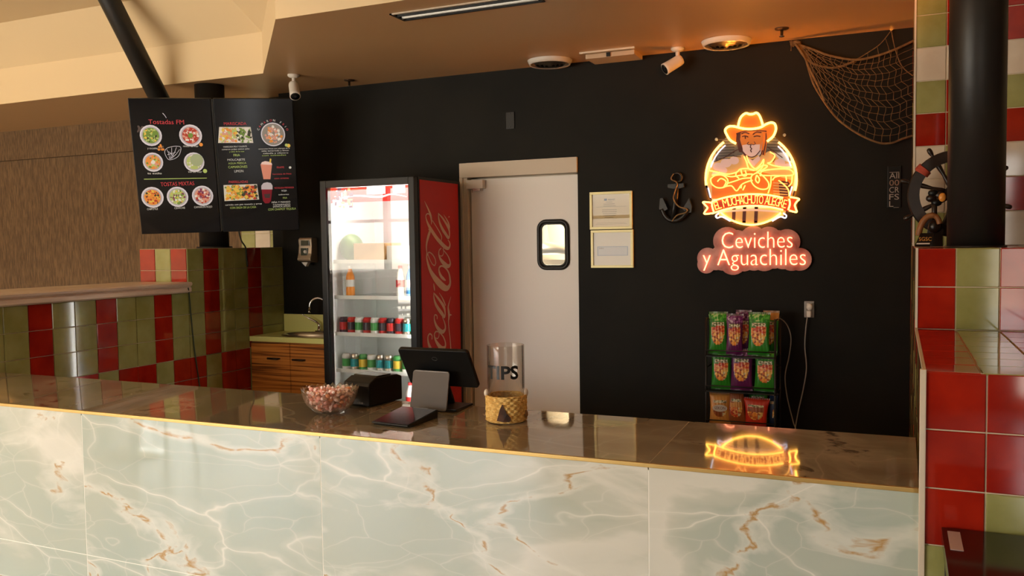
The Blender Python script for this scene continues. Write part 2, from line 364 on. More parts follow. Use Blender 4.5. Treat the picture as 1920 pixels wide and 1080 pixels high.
# storefront behind the camera: low sill, big panes between dark mullions
b = B(); b.box2((-12, -4.2, 0), (3.2, -4.0, .15), PAINT); b.box2((-12, -4.2, 2.75), (3.2, -4.0, 3.6), PAINT)
b.box2((3.2, -4.2, 0), (3.4, -4, 3.6), PAINT); b.box2((-12, -4.2, 0), (-10.8, -4, 3), PAINT); b.box2((-3.8, -4.2, 0), (.93, -4, 3), DARKP); b.box2((1.52, -4.2, 0), (3.2, -4, 3), DARKP)
struct(b.build('wall_front'))
for k, x in enumerate((-10.75, -9.0, -7.25, -5.5, -3.85, .95, 1.50)):
    wn_ = B(); wn_.box2((x-.05, -4.16, .15), (x+.05, -4.04, 2.75), BLACKM); (wn_.box2((x+.05, -4.14, 2.1), (x+1.75 if x < -3 else x+.5, -4.06, 2.16), BLACKM) if x not in (-3.85, 1.50) else None)
    struct(wn_.build('window_%d' % (k+1)))

# ---------------------------------------------------------------- left tiled half wall and pier
b = B()
kk = range(-14, 7)
b.box2((XL-.456, 2.665, 0), (XL-.001, 4.753, 1.336), GROUT); b.box2((XL-.456, 4.753, 0), (XL-.001, WY, 1.655), GROUT)
zs = [0]+[.861-S*i for i in (5, 4, 3, 2, 1, 0)]+[.861+S*i for i in range(1, 6)]
zs = sorted(set(round(z, 4) for z in zs if z >= 0)); zs[-1] = 1.655
ys = [4.753+S*k for k in kk]; ys[-1] = WY-.002
def lf(i, j):
    red = (list(kk)[i] % 3) == 1; low = (zs[j]+zs[j+1])/2 < .861
    return (REDT if red != low else OLIVET)
def lf2(i, j):
    return None if (ys[i] < 4.74 and zs[j] > 1.2 and zs[j+1] > 1.4) else lf(i, j)
zs_ = zs
tiles(b, (XL, 0, 0), (0, 1, 0), (0, 0, 1), [y for y in ys], zs, lf2, th=.006, back=False)
tiles(b, (XL-.456, 4.753, 0), (1, 0, 0), (0, 0, 1), [0, .152, .304, .456], [1.336, 1.4955, 1.655], lambda i, j: REDT if i != 1 else OLIVET, th=.006)
o = b.build('wall_tiled_left'); struct(o)
b = B()                                            # moulded stone ledge on the half wall
prof = [(-.50, 1.338), (.030, 1.338), (.045, 1.348), (.045, 1.372), (.036, 1.380), (.052, 1.392), (.055, 1.405), (.045, 1.414), (-.50, 1.414), (-.51, 1.40)]
b.prism([(XL+x, 2.60, z) for x, z in prof], (0, 1, 0), 2.145, STONE)
o = b.build('stone_ledge', org=(XL, 3.5, 1.338)); tag(o, 'long moulded travertine ledge capping the low green and red tiled wall', 'ledge')

# ---------------------------------------------------------------- right tiled block
RX = .068
b = B()
b.box2((RX+.006, 2.606, 0), (1.9, 3.8, 1.289), GROUT); b.box2((RX+.006, 3.806, 0), (1.9, 4.756, 1.609), GROUT); b.box2((RX+.006, 4.756, 0), (1.9, 5.82, 3.0), GROUT)
uf = [0, .150, .3075, .465, .6225, .78, .9375, 1.095]
vf = [.015, .18, .3385, .497, .6555, .814, .9725, 1.135, 1.295]
vf = [max(v, .002) for v in vf]
def rf(i, j):
    t = {7: 'rrorro', 6: 'rrorro', 5: 'roorro', 4: 'oorror'}.get(j, 'orrorro')
    return REDT if t[i % 6] == 'r' else OLIVET
tiles(b, (RX, 2.606, 0), (1, 0, 0), (0, 0, 1), uf, vf, rf)
uf2 = [0, .138, .289, .44, .591, .742, .893]
tiles(b, (RX, 3.806, 0), (1, 0, 0), (0, 0, 1), uf2, [1.295, 1.463, 1.615], lambda i, j: REDT if i % 2 == 0 else OLIVET)
tiles(b, (RX, 2.60, 1.289), (1, 0, 0), (0, 1, 0), uf2, [0, .16, .32, .48, .64, .80, .96, 1.12, 1.2], lambda i, j: REDT if i % 2 == 0 else OLIVET)
tiles(b, (RX, 3.80, 1.609), (1, 0, 0), (0, 1, 0), uf2, frange(0, .159, 6), lambda i, j: REDT if i % 2 == 0 else OLIVET)
vb = [1.615, 1.781, 1.945, 2.108, 2.268, 2.426, 2.588, 2.746, 2.92]
PATT = ['owwroworo', 'rwrorwrro', 'wrwworoww', 'wwwrowrro', 'owrorwrro']
PATT = ['owwrowoo', 'oworrwrr', 'rworrwrr', 'wrwroWrr'.replace('W', 'w'), 'owrowror']
cm = {'r': REDT, 'o': OLIVET, 'w': WHITET}
tiles(b, (RX, 4.756, 0), (1, 0, 0), (0, 0, 1), [0, .137, .235, .392, .55, .71], vb, lambda i, j: cm[PATT[i][j]])
# left faces (seen as a thin sliver)
tiles(b, (RX+.006, 4.756, 0), (0, -1, 0), (0, 0, 1), frange(0, .158, 6), vf[:-1]+[1.295, 1.455, 1.612], lambda i, j: OLIVET if (i+j) % 3 else REDT)
tiles(b, (RX+.006, 3.80, 0), (0, -1, 0), (0, 0, 1), frange(0, .1495, 8), vf, lambda i, j: OLIVET if i % 3 else REDT)
tiles(b, (RX+.006, 5.82, 0), (0, -1, 0), (0, 0, 1), frange(0, .152, 7), frange(.01, .1617, 18), lambda i, j: OLIVET if i % 3 else REDT)
struct(b.build('wall_tiled_right'))
b = B(); b.box2((RX-.012, 2.592, 0), (RX+.004, 2.61, 1.300), CREAMP, bev=.003); b.box2((RX-.006, 2.60, 1.290), (RX+.003, 3.80, 1.299), CREAMP); b.box2((RX-.006, 3.796, 1.30), (RX+.003, 3.81, 1.618), CREAMP)
b.box2((RX-.006, 4.745, 1.618), (RX+.003, 4.76, 2.92), CREAMP); struct(b.build('trim_2'))

# ---------------------------------------------------------------- door
d = empty('door_1', ((DX0+DX1)/2, WY, 0), kind='structure')
WX0, WX1, WZ0, WZ1 = -2.410, -2.160, 1.462, 1.828
b = B(); lx0, lx1, lz0, lz1 = DX0+.012, DX1-.008, .01, DZ-.012; hx0, hx1, hz0, hz1 = WX0+.02, WX1-.02, WZ0+.02, WZ1-.02
b.box2((lx0, WY+.030, lz0), (hx0, WY+.075, lz1), DOORW); b.box2((hx1, WY+.030, lz0), (lx1, WY+.075, lz1), DOORW); b.box2((hx0, WY+.030, lz0), (hx1, WY+.075, hz0), DOORW); b.box2((hx0, WY+.030, hz1), (hx1, WY+.075, lz1), DOORW)
b.build('door_leaf', d)
b = B()
b.box2((DX0-.062, WY-.02, 0), (DX0-.035, WY+.11, DZ+.0), CREAMP, bev=.003); b.box2((DX0-.035, WY-.008, 0), (DX0, WY+.11, DZ), CREAMP, bev=.003)
b.box2((DX0-.062, WY-.02, DZ), (DX1+.002, WY+.11, DZ+.108), CREAMP, bev=.004); b.box2((DX0, WY-.024, DZ+.095), (DX1+.002, WY-.018, DZ+.108), CREAMP)
b.box2((DX0, WY+.078, 0), (DX1, WY+.110, .03), CREAMP); b.box2((DX0, WY+.078, DZ-.05), (DX1, WY+.110, DZ), CREAMP); b.box2((DX0, WY+.078, 0), (DX0+.04, WY+.110, DZ), CREAMP); b.box2((DX1-.04, WY+.078, 0), (DX1, WY+.110, DZ), CREAMP)
b.build('door_frame', d)
WX0, WX1, WZ0, WZ1 = -2.410, -2.160, 1.462, 1.828
def rrect(x0, x1, z0, z1, r, Y, n=6):
    o = []
    for cx, cz, a0 in ((x1-r, z1-r, 0), (x0+r, z1-r, 90), (x0+r, z0+r, 180), (x1-r, z0+r, 270)):
        for i in range(n+1): a = R(a0+90*i/n); o.append(Vector((cx+r*math.cos(a), Y, cz+r*math.sin(a))))
    return o
b = B(); b.tube(rrect(WX0+.013, WX1-.013, WZ0+.013, WZ1-.013, .055, WY+.026), .015, mat('rubber', (.012, .011, .010), .45), 8, True)
b.tube(rrect(WX0+.03, WX1-.03, WZ0+.03, WZ1-.03, .045, WY+.028), .008, MATS['rubber'], 6, True); b.build('window_gasket', d)
b = B(); b.face(rrect(WX0+.03, WX1-.03, WZ0+.03, WZ1-.03, .045, WY+.0275), clear_glass('pane_glass')); b.build('window_pane', d)
b = B(); b.box2((DX0+.0, WY-.03, DZ-.085), (DX0+.135, WY+.03, DZ-.02), WHITE, bev=.004); b.box2((DX0+.05, WY-.02, DZ-.10), (DX0+.11, WY+.03, DZ-.085), STEEL)
b.tube([(DX0+.03, WY, DZ-.085), (DX0+.03, WY, DZ-.11)], .008, STEEL); b.build('closer_bracket', d)
b = B()                                            # kitchen glimpsed past the gasket: wall behind the leaf
KX0, KX1, KY0, KY1 = -3.7, -1.6, WY+.125, 7.6
b.box2((KX0, KY1, 0), (KX1, KY1+.1, 2.9), CREAMP); b.box2((KX0-.1, KY0, 0), (KX0, KY1+.1, 2.9), CREAMP); b.box2((KX1, KY0, 0), (KX1+.1, KY1+.1, 2.9), BLACKM); b.box2((KX0-.1, KY0, 2.8), (KX1+.1, KY1+.1, 2.9), CREAMP); b.box2((KX0, KY1-.02, 0), (KX1, KY1, 1.5), STEEL)
struct(b.build('wall_kitchen'))
e_ = empty('extractor_hood', (-2.95, 7.3, 1.75), 'stainless steel duct and hood glimpsed through the door window', 'extractor hood')
b = B(); b.lathe([(.20, .62), (.16, .30), (.20, .05), (.42, 0), (.42, -.06)], (-3.02, 7.1, 1.62), STEEL, 20); b.build('hood', e_)
b = B(); b.tube([(-3.02, 7.1, 2.2), (-3.1, 7.1, 2.8)], .19, STEEL, 20); b.build('duct', e_)
kl = bpy.data.lights.new('kitchen_light', 'AREA'); kl.energy = 45; kl.size = .5; kl.color = (1, .88, .62); klo = bpy.data.objects.new('kitchen_light', kl); klo.location = (-2.6, 6.6, 2.78); COL.objects.link(klo)

# ================================================================ SERVICE COUNTER
CY0, CT, SLP = 2.665, .95, .034
CY1 = 3.356*(.71+CY0*SLP)/(.71+3.356*SLP)      # the top rises slightly to the back
def ctz(y): return CT+(y-CY0)*SLP
ct = empty('service_counter', (-2.3, 3.0, 0), 'long service counter with pale green marble front, polished brown marble top and brass edge', 'counter')
JX = [-4.695, -3.281, -2.003, -.725, .060]
b = B()
for i in range(4):
    b.box2((JX[i]+.002, CY0, .3065), (JX[i+1]-.002, CY0+.02, .944), MARBLE); b.box2((JX[i]+.002, CY0, 0), (JX[i+1]-.002, CY0+.02, .303), MARBLE)
b.box2((-4.695, CY0+.0006, 0), (.060, CY0+.03, .930), JOINT); b.box2((-4.695, CY0+.03, 0), (.058, CY1-.02, .930), JOINT)
b.build('front_panel', ct)
b = B()
def slab(x0, x1, y0, y1, lo, hi, m):
    b.prism([(x0, y0, ctz(y0)+lo), (x0, y1, ctz(y1)+lo), (x0, y1, ctz(y1)+hi), (x0, y0, ctz(y0)+hi)], (1, 0, 0), x1-x0, m)
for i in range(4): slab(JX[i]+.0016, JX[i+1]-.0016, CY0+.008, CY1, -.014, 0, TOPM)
slab(-4.695, .058, CY0+.01, CY1-.004, -.02, -.0004, mat('top_joint', (.42, .34, .22), .4)); b.build('countertop', ct)
b = B(); b.box2((-4.695, CY0-.003, .938), (.060, CY0+.009, CT+.001), GOLD, bev=.0015); b.build('brass_edge', ct)
b = B(); b.box2((.058, CY0-.004, 0), (.067, CY0+.012, 1.0), WHITE); b.build('end_bead', ct)

# ================================================================ COLUMNS AND BRACE
b = B(); b.lathe([(.112, 1.656), (.112, CZ-.001)], (-4.925, 5.27, 0), BLACKM, 40)
b.lathe([(.135, 1.656), (.135, 1.668)], (-4.925, 5.27, 0), BLACKM, 40)
o = b.build('support_column', org=(-4.925, 5.27, 1.655)); tag(o, 'round black steel column behind the hanging menu screens', 'column')
b = B(); b.lathe([(.108, 1.618), (.108, 3.5)], (.293, 4.10, 0), BLACKM, 48); b.lathe([(.116, 1.616), (.116, 1.622)], (.293, 4.10, 0), BLACKM, 48)
o = b.build('support_column', org=(.293, 4.10, 1.615)); tag(o, 'round black steel column standing on the red and green tiled block', 'column')
p1 = onY(190, -30, 4.55); p2 = onY(352, 290, 5.20); p0 = p1+(p1-p2)*.12
b = B(); b.tube([p0, p1, p2], .073, BLACKM, 24, smooth=True)
o = b.build('diagonal_brace', org=tuple(p2)); tag(o, 'slanted black steel brace running from the upper ceiling down behind the menu screens', 'brace')

# ================================================================ MENU SCREENS
SM = Matrix(((.81, -.574, .116), (.586, .788, -.192), (.018, .224, .975)))
sr = Vector((.81, .586, .018)).normalized(); sb = Vector((-.574, .788, .224)); sb = (sb-sr*sb.dot(sr)).normalized(); su = sr.cross(sb)*1; su = su if su.z > 0 else -su
sc_ = CAM+(Vector((-4.939, 5.339, 2.300))-CAM)*.93
def onS(x, y, off=0):
    d = ray(x, y); t = (sc_-CAM).dot(sb)/d.dot(sb); return CAM+d*t-sb*off
SCRB = mat('screen_black', (.006, .006, .007), .10, coat=0, emit=(.5, .5, .55), es=.002)
def sem(name, c, s=.13): return mat('menu_'+name, c, .25, emit=c, es=s)
FOOD = [sem('g', (.16, .26, .05)), sem('lg', (.42, .50, .16)), sem('r', (.40, .05, .03)), sem('p', (.62, .30, .22)), sem('o', (.70, .26, .05)), sem('w', (.70, .66, .60)), sem('k', (.05, .05, .03)), sem('y', (.70, .48, .08)), sem('v', (.20, .05, .10))]
PLATE = sem('plate', (.62, .60, .66)); REDTXT = sem('red', (.50, .05, .06)); WTXT = sem('white', (.60, .60, .56)); GTXT = sem('green', (.38, .50, .14)); SALM = sem('salmon', (.66, .26, .18))
def disc(b, c, r, m, off, n=20, sq=1, jit=0):
    b.face([c+sr*(math.cos(2*math.pi*i/n)*r*(1+random.uniform(-jit, jit)))+su*(math.sin(2*math.pi*i/n)*r*sq*(1+random.uniform(-jit, jit)))-sb*off for i in range(n)], m)
PXM = .00376      # metres per photo pixel on the screens
def plate(b, px_, py_, r, foods, core=None):
    c = onS(px_, py_); R_ = r*PXM
    disc(b, c, R_, PLATE, .0022); disc(b, c, R_*.86, sem('dish', (.40, .38, .42)), .0026); disc(b, c, R_*.74, foods[0], .003)
    for k in range(70):
        a = random.uniform(0, 6.28); q = R_*.66*math.sqrt(random.random())
        disc(b, c+sr*q*math.cos(a)+su*q*math.sin(a), R_*random.uniform(.06, .14), random.choice(foods), .0032+k*.00002, 6, 1, .3)
    if core: disc(b, c, R_*.22, core, .0048, 9, 1, .2)
def tray(b, pts, foods_l, foods_r):
    P = [onS(*p)-sb*.0022 for p in pts]; b.face(P, sem('traywhite', (.62, .58, .50)))
    for k in range(210):
        u = random.uniform(.06, .94); v = random.uniform(.1, .92); q = (P[0]*(1-u)+P[1]*u)*(1-v)+(P[3]*(1-u)+P[2]*u)*v
        disc(b, q, random.uniform(.006, .014), random.choice(foods_l if u < .55 else foods_r), .0008+k*.00001, 6, 1, .3)
def stext(b, t, px_, py_, w, h, m, tilt=0):
    ex = (sr*math.cos(R(tilt))+su*math.sin(R(tilt))); ey = su*math.cos(R(tilt))-sr*math.sin(R(tilt))
    b.text(t, onS(px_, py_)-sb*.0022, ex, ey, h*PXM*1.35, m, .0006, width=w*PXM)
G, LG, RD, PK, OR, WH, KK, YL, VI = FOOD
scr_w, scr_h = 1.13/2-.006, .985
for side in (-1, 1):
    cc = sc_+sr*side*(scr_w/2+.008)
    lab = ('left of the two hanging menu screens, showing seven round dishes', 'right of the two hanging menu screens, showing two trays and two drinks')[side > 0]
    e_ = empty('menu_screen', tuple(cc), lab, 'screen', 'hanging menu screens')
    rot = Matrix((sr, sb, su)).transposed()
    b = B(); b.box(cc+sb*.026, (scr_w, .05, scr_h), BLACK, rot, bev=.004); b.box(cc+sb*.06, (scr_w*.5, .03, scr_h*.5), BLACK, rot); b.build('housing', e_)
    b = B(); h = (scr_w/2-.004, scr_h/2-.004)
    b.face([cc+sr*sx_*h[0]+su*sz_*h[1]-sb*.0005 for sx_, sz_ in ((-1, -1), (1, -1), (1, 1), (-1, 1))], SCRB)
    if side < 0:
        plate(b, 283, 254, 20, [G, LG, G, LG, KK, YL]); plate(b, 357.5, 254, 21, [RD, PK, RD, WH, PK], G); plate(b, 287, 304, 18.5, [OR, PK, G, LG, OR], WH); plate(b, 364, 304, 19, [LG, WH, LG], G)
        disc(b, onS(369, 300), 12*PXM, sem('sage', (.33, .38, .22)), .0052)
        plate(b, 286, 370, 20.5, [OR, OR, RD, YL, KK]); plate(b, 333, 369, 20, [LG, G, WH, YL, VI]); plate(b, 380, 367, 20, [PK, VI, RD, WH, PK])
        stext(b, 'Tostadas FM', 312, 229, 64, 9, REDTXT, -1); stext(b, 'TOSTAS MIXTAS', 333, 345, 62, 8, REDTXT, 1)
        for t, x, y, w_ in (('y cocteles', 286, 278, 18), ('mixto de mar', 358, 274, 28), ('tu estilo', 290, 325, 26), ('verde mar', 366, 322, 26), ('CHIPOTLE', 286, 392, 20), ('CEVICHE', 337, 390, 20), ('CAMARON ROJO', 381, 388, 34)): stext(b, t, x, y, w_, 4, WTXT, -1 if y < 380 else 1)
        b.face([onS(x, y)-sb*.002 for x, y in ((270, 335.2), (388, 333.2), (388, 334.4), (270, 336.6))], GTXT)
        for cx_, cy_ in ((384.5, 320.5),): disc(b, onS(cx_, cy_), 4*PXM, GTXT, .003)
        disc(b, onS(377, 271), 3.5*PXM, OR, .003)
        shell = [(309, 284), (313, 278), (322, 275), (331, 274), (339, 276), (338, 286), (333, 294), (323, 299), (316, 299), (311, 292)]
        nb = B()
        b.tube([onS(x, y)-sb*.003 for x, y in smooth_path([Vector((x, y, 0)) for x, y in shell], 4, True) for x, y in [(x, y)]] if False else [onS(p.x, p.y)-sb*.003 for p in smooth_path([Vector((x, y, 0)) for x, y in shell], 4, True)], .0018, PLATE, 5, True)
        for a_, c_ in (((318, 298), (313, 280)), ((319, 298), (322, 277)), ((320, 298), (331, 276)), ((322, 297), (337, 280)), ((314, 290), (330, 285)), ((316, 284), (326, 294))):
            b.tube([onS(*a_)-sb*.003, onS((a_[0]+c_[0])/2+1.5, (a_[1]+c_[1])/2)-sb*.003, onS(*c_)-sb*.003], .0016, PLATE, 5)
        b.tube([onS(305, 212)-sb*.003, onS(309, 216)-sb*.003, onS(312, 221)-sb*.003], .0022, PLATE, 5)
        for k in range(14): disc(b, onS(random.uniform(255, 268), random.uniform(234, 248)), .008, sem('dim', (.10, .07, .06)), .002, 6, 1, .3); disc(b, onS(random.uniform(298, 306), random.uniform(272, 282)), .009, random.choice([OR, sem('dim', (.10, .07, .06))]), .002, 6, 1, .3)
    else:
        tray(b, [(411, 238), (470, 238), (475, 268), (409, 268)], [YL, PK, LG, WH, OR], [G, WH, G, KK]); tray(b, [(419, 347), (482, 345), (486, 374), (421, 377)], [YL, YL, OR, G], [OR, RD, KK, YL])
        c = onS(512, 252); disc(b, c, 23*PXM, PLATE, .0022, 28); disc(b, c, 21*PXM, sem('bowlgrey', (.25, .23, .20)), .0026, 28)
        for k in range(60):
            a = random.uniform(0, 6.28); q = 17*PXM*math.sqrt(random.random()); disc(b, c+sr*q*math.cos(a)+su*q*math.sin(a), PXM*random.uniform(1.5, 3.2), random.choice([PK, OR, WH, PK]), .003+k*.00002, 7, 1, .25)
        stext(b, 'MARISCADA', 441, 232, 42, 6, REDTXT); stext(b, 'PARRILLADAS', 447, 341, 36, 5, REDTXT)
        for i, ch in enumerate('CAMARON FRIO'):
            a = R(158-i*12.5); q = c+sr*math.cos(a)*29*PXM+su*math.sin(a)*27*PXM
            if ch != ' ': b.text(ch, q-sb*.0022, sr*math.cos(a-R(90))+su*math.sin(a-R(90)), su*math.cos(a-R(90))-sr*math.sin(a-R(90)), 6*PXM, REDTXT if i % 2 else WTXT, .0006)
        rows = [('MARISCADA FRIA Y CALIENTE', 441, 275, 44, 3.2, WTXT), ('camaron pulpo ostion jaiba', 442, 279.5, 52, 3, WTXT), ('y salsa de la casa', 444, 284, 28, 3, GTXT), ('FRIA', 444, 291, 12, 5, GTXT), ('MOLCAJETE', 443, 299.5, 33, 4, WTXT), ('AGUA FRESCA', 445, 306, 34, 4, GTXT), ('CAMARONES', 446, 313, 36, 5, GTXT), ('LIMON', 448, 321, 17, 5, WTXT),
                ('camarones fritos con aderezo de la', 514, 278.5, 60, 2.6, WTXT), ('salsa tamarindo y limon', 516, 282.5, 52, 3, WTXT), ('cebolla y cilantro', 517, 287, 48, 3, WTXT), ('con tostadas', 514, 291, 46, 3, GTXT),
                ('FRAPPE', 526, 314, 14, 4, REDTXT), ('horchata de fresa', 529, 326, 36, 3.4, REDTXT), ('con crema', 528, 334, 28, 3.4, REDTXT), ('MICHELADA PREPARADA', 533, 352, 38, 3.6, REDTXT), ('ROJA', 533, 357.5, 10, 3.6, WTXT), ('sabores', 532, 364.5, 20, 3, WTXT), ('FRIA', 534.5, 371, 8, 3.6, GTXT),
                ('PIÑA Y MANGO', 527, 379, 36, 3.6, WTXT), ('TAMARINDO', 528, 383.5, 34, 3, WTXT), ('JAMAICA LIMON', 528, 387, 34, 3.6, WTXT), ('CON CHAMOY TEQUILA', 529, 392, 54, 4.6, GTXT), ('servido con pan tostado y arroz', 457, 383, 70, 3.4, WTXT), ('CON SALSA DE LA CASA', 456, 389, 50, 4.4, GTXT)]
        for t, x, y, w_, h_, m_ in rows: stext(b, t, x, y, w_, h_, m_, 1)
        for pts, m_, off in (([(488.5, 308), (510, 308), (507, 336), (494, 336)], SALM, .003), ([(489, 308), (491, 304), (497, 302), (504, 303), (509, 305), (510.5, 309)], sem('foam', (.80, .60, .55)), .004), ([(505, 305), (506, 297), (509, 298), (508, 305)], YL, .0045),
                           ([(490, 350), (511, 350), (508, 377), (504, 381), (497, 381), (493, 376)], sem('plum', (.20, .01, .02)), .003), ([(490, 355), (490, 348), (494, 343), (501, 341.5), (508, 343), (511, 348), (511, 355)], sem('lid', (.50, .46, .50)), .004), ([(495, 364), (507, 363), (506, 371), (497, 371)], sem('cuplabel', (.05, .03, .03)), .0042)):
            b.face([onS(x, y)-sb*off for x, y in pts], m_)
        disc(b, onS(541, 273), 3.6*PXM, YL, .003); disc(b, onS(537, 272), 3*PXM, LG, .0034); disc(b, onS(544, 314), 2.4*PXM, WTXT, .003)
    b.keep = True; b.build('display', e_)
b = B(); rot = Matrix((sr, sb, su)).transposed()
b.box(sc_+sb*.10, (.8, .05, .10), BLACKM, rot); b.tube([sc_+sb*.1, Vector((-4.925, 5.27, 2.25))], .035, BLACKM, 12); b.tube([sc_+sb*.1+su*.2, Vector((-4.925, 5.27, 2.45))], .02, BLACKM, 12)
b.box(sc_-sb*(-.02)+su*0, (.012, .04, .97), BLACKM, rot)
o = b.build('screen_mount', org=tuple(sc_+sb*.1)); tag(o, 'black steel bracket holding the pair of menu screens to the column', 'bracket')
CAB = mat('dark_cable', (.02, .025, .015), .5)
def cable(name, pts, r, m, label):
    b = B(); b.tube(smooth_path(pts, 8), r, m, 8); o = b.build(name, org=tuple(pts[0])); tag(o, label, 'cable'); return o
cable('power_cable', [Vector((-4.60, 5.22, 1.90)), onX(448, 433, -4.70)+Vector((0, 0, .02)), onX(452, 450, -4.69), onX(460, 463.5, XL+.012), onX(462, 480, XL+.014), onX(464, 500, XL+.012)], .006, CAB, 'dark cable dropping from the right menu screen over the tiled pier')
cable('data_cable', [onX(353, 540, XL+.06), onX(355, 555, XL+.02), onX(359, 600, XL+.014), onX(364, 650, XL+.014), onX(371, 700, XL+.014), onX(376, 740, XL+.016), onX(380, 800, XL+.016)], .0045, mat('green_cable', (.02, .04, .02), .5), 'thin dark green cable hanging down the tiles below the stone ledge end')

# ================================================================ CEILING FITTINGS
def cpt(x, y, z=CZ): return onZ(x, y, z)
# linear slot diffuser
d0, d1 = Vector((-2.556, 4.12, CZ)), Vector((-1.15, 4.28, CZ))
e_ = empty('slot_diffuser', (-1.85, 4.2, CZ), 'long black slotted air diffuser set into the brown ceiling with pale rim', 'air diffuser')
b = B(); b.box2((-2.558, 4.12, CZ-.006), (-1.70, 4.135, CZ+.002), CREAMP); b.box2((-2.558, 4.262, CZ-.006), (-1.70, 4.277, CZ+.002), BLACKM); b.box2((-2.558, 4.12, CZ-.006), (-2.543, 4.277, CZ+.002), BLACKM); b.box2((-1.715, 4.12, CZ-.006), (-1.70, 4.277, CZ+.002), BLACKM); b.build('frame', e_)
b = B(); b.box2((-2.545, 4.133, CZ-.001), (-1.712, 4.264, CZ+.002), BLACKG); b.build('slot', e_)
for k in range(2):
    b = B(); b.box2((-2.54, 4.172+.048*k, CZ-.008), (-1.718, 4.180+.048*k, CZ-.001), (STEEL if k else BLACKM)); b.build('blade', e_)
for n_, (x, y, r_) in enumerate((((-2.222), 5.66, .150), (-1.010, 5.64, .150))):
    e_ = empty('round_diffuser', (x, y, CZ), ('round white ceiling air diffuser above the white door, left of the flat hatch', 'round white ceiling air diffuser near the fishing net, right of the second camera')[n_], 'air diffuser', 'round ceiling diffusers')
    b = B(); b.lathe([(r_-.018, CZ-.030), (r_-.008, CZ-.034), (r_, CZ-.016), (r_+.006, CZ-.002)], (x, y, 0), WHITE, 48, cap=False); b.build('outer_ring', e_)
    b = B(); b.lathe([(.0, CZ-.004), (r_-.02, CZ-.004)], (x, y, 0), BLACKM, 40, cap=False); b.build('throat', e_)
    for k in range(4):
        q = r_*(.80-.19*k); b = B(); b.lathe([(q, CZ-.012), (q-.004, CZ-.014), (q-.022, CZ-.036-.003*k), (q-.026, CZ-.034-.003*k)], (x, y, 0), STEEL, 40, cap=False); b.build('cone', e_)
e_ = empty('emergency_light', (-1.77, 5.66, CZ), 'flat cream rectangular fitting between the two round ceiling diffusers', 'ceiling fitting')
b = B(); b.box2((-1.955, 5.515, CZ-.012), (-1.575, 5.535, CZ), CREAMP, bev=.003); b.build('front_rail', e_)
b = B(); b.box2((-1.94, 5.60, CZ-.032), (-1.60, 5.80, CZ), mat('tan_plastic', (.55, .42, .28), .5), bev=.004); b.build('housing', e_)
b = B(); b.box2((-1.79, 5.588, CZ-.03), (-1.765, 5.602, CZ-.005), BLACK); b.build('latch', e_)
def camera_fit(p, dirn, label):
    p = Vector(p); e_ = empty('security_camera', tuple(p), label, 'camera', 'ceiling security cameras'); dirn = Vector(dirn).normalized(); j = p-Vector((0, 0, .075))
    b = B(); b.lathe([(.044, 0), (.044, -.010), (.030, -.022), (.014, -.026)], p, WHITE, 24); b.build('base', e_)
    b = B(); b.tube([p-Vector((0, 0, .02)), p-Vector((0, 0, .055)), j+dirn*.02], .014, WHITE, 12); b.build('arm', e_)
    b = B(); a = j-dirn*.03+Vector((0, 0, -.012)); b.lathe([(.010, 0), (.034, .004), (.037, .02), (.038, .115), (.040, .135), (.034, .136)], a, WHITE, 24, dirn); b.build('body', e_)
    b = B(); b.lathe([(.0, .1375), (.033, .1375), (.034, .134)], a, BLACKG, 24, dirn); b.lathe([(.010, .1385), (.012, .1376)], a, mat('lens', (.02, .02, .03), .05), 16, dirn); b.build('lens', e_)
camera_fit((-4.085, 5.235, CZ), (.35, -.35, -.62), 'white security camera on the ceiling above the right menu screen')
camera_fit((-1.336, 5.70, CZ), (-.75, -.55, -.55), 'white security camera on the ceiling between the cream fitting and the right round diffuser')
for n_, (x, y) in enumerate(((-3.847, 5.60), (-.651, 5.47))):
    e_ = empty('sprinkler', (x, y, CZ), ('small ceiling sprinkler head beside the camera above the menu screens', 'small ceiling sprinkler head just above the corner of the fishing net')[n_], 'sprinkler', 'ceiling sprinklers')
    b = B(); b.lathe([(.042, 0), (.040, -.006), (.015, -.010)], (x, y, CZ), mat('bronze', (.12, .07, .04), .35, .7), 24); b.build('escutcheon', e_)
    b = B(); b.lathe([(.009, -.008), (.009, -.045), (.016, -.047), (.016, -.050)], (x, y, CZ), CHROME, 12); b.build('head', e_)

# ================================================================ WALL PIECES
def wp(x, y, off=0): p = onY(x, y, WY-off); return p
e_ = empty('blank_plate', tuple(wp(957, 226)), 'small black blank cover plate high on the black wall above the door', 'wall plate')
b = B(); b.box2((-2.633, WY-.008, 2.497), (-2.565, WY, 2.618), BLACK, bev=.003); b.build('plate', e_)
for z_ in (2.51, 2.605): b = B(); b.lathe([(.004, 0), (.003, .002)], (-2.599, WY-.008, z_), BLACKM, 10, (0, -1, 0)); b.build('screw', e_)
# soap dispenser
e_ = empty('soap_dispenser', (-4.405, WY, 1.5), 'silver soap dispenser on the black wall above the sink', 'soap dispenser')
SX0, SX1 = -4.475, -4.345
b = B()
prof = [(0, 1.725), (-.070, 1.730), (-.085, 1.715), (-.080, 1.66), (-.088, 1.60), (-.105, 1.555), (-.10, 1.54), (0, 1.525)]
b.prism([(SX0, WY+y_, z_) for y_, z_ in prof], (1, 0, 0), SX1-SX0, mat('champagne_metal', (.66, .55, .42), .28, .8)); b.build('body', e_, bevel=.006)
b = B(); b.box2((SX0+.03, WY-.089, 1.665), (SX1-.02, WY-.07, 1.708), mat('sight_glass', (.06, .07, .05), .1), bev=.003); b.box2((SX0+.03, WY-.094, 1.585), (SX1-.035, WY-.075, 1.645), mat('sight_glass', (.06, .07, .05), .1), bev=.003); b.build('window', e_)
b = B(); b.sphere((SX0+.075, WY-.092, 1.615), .016, WHITE); b.build('button', e_)
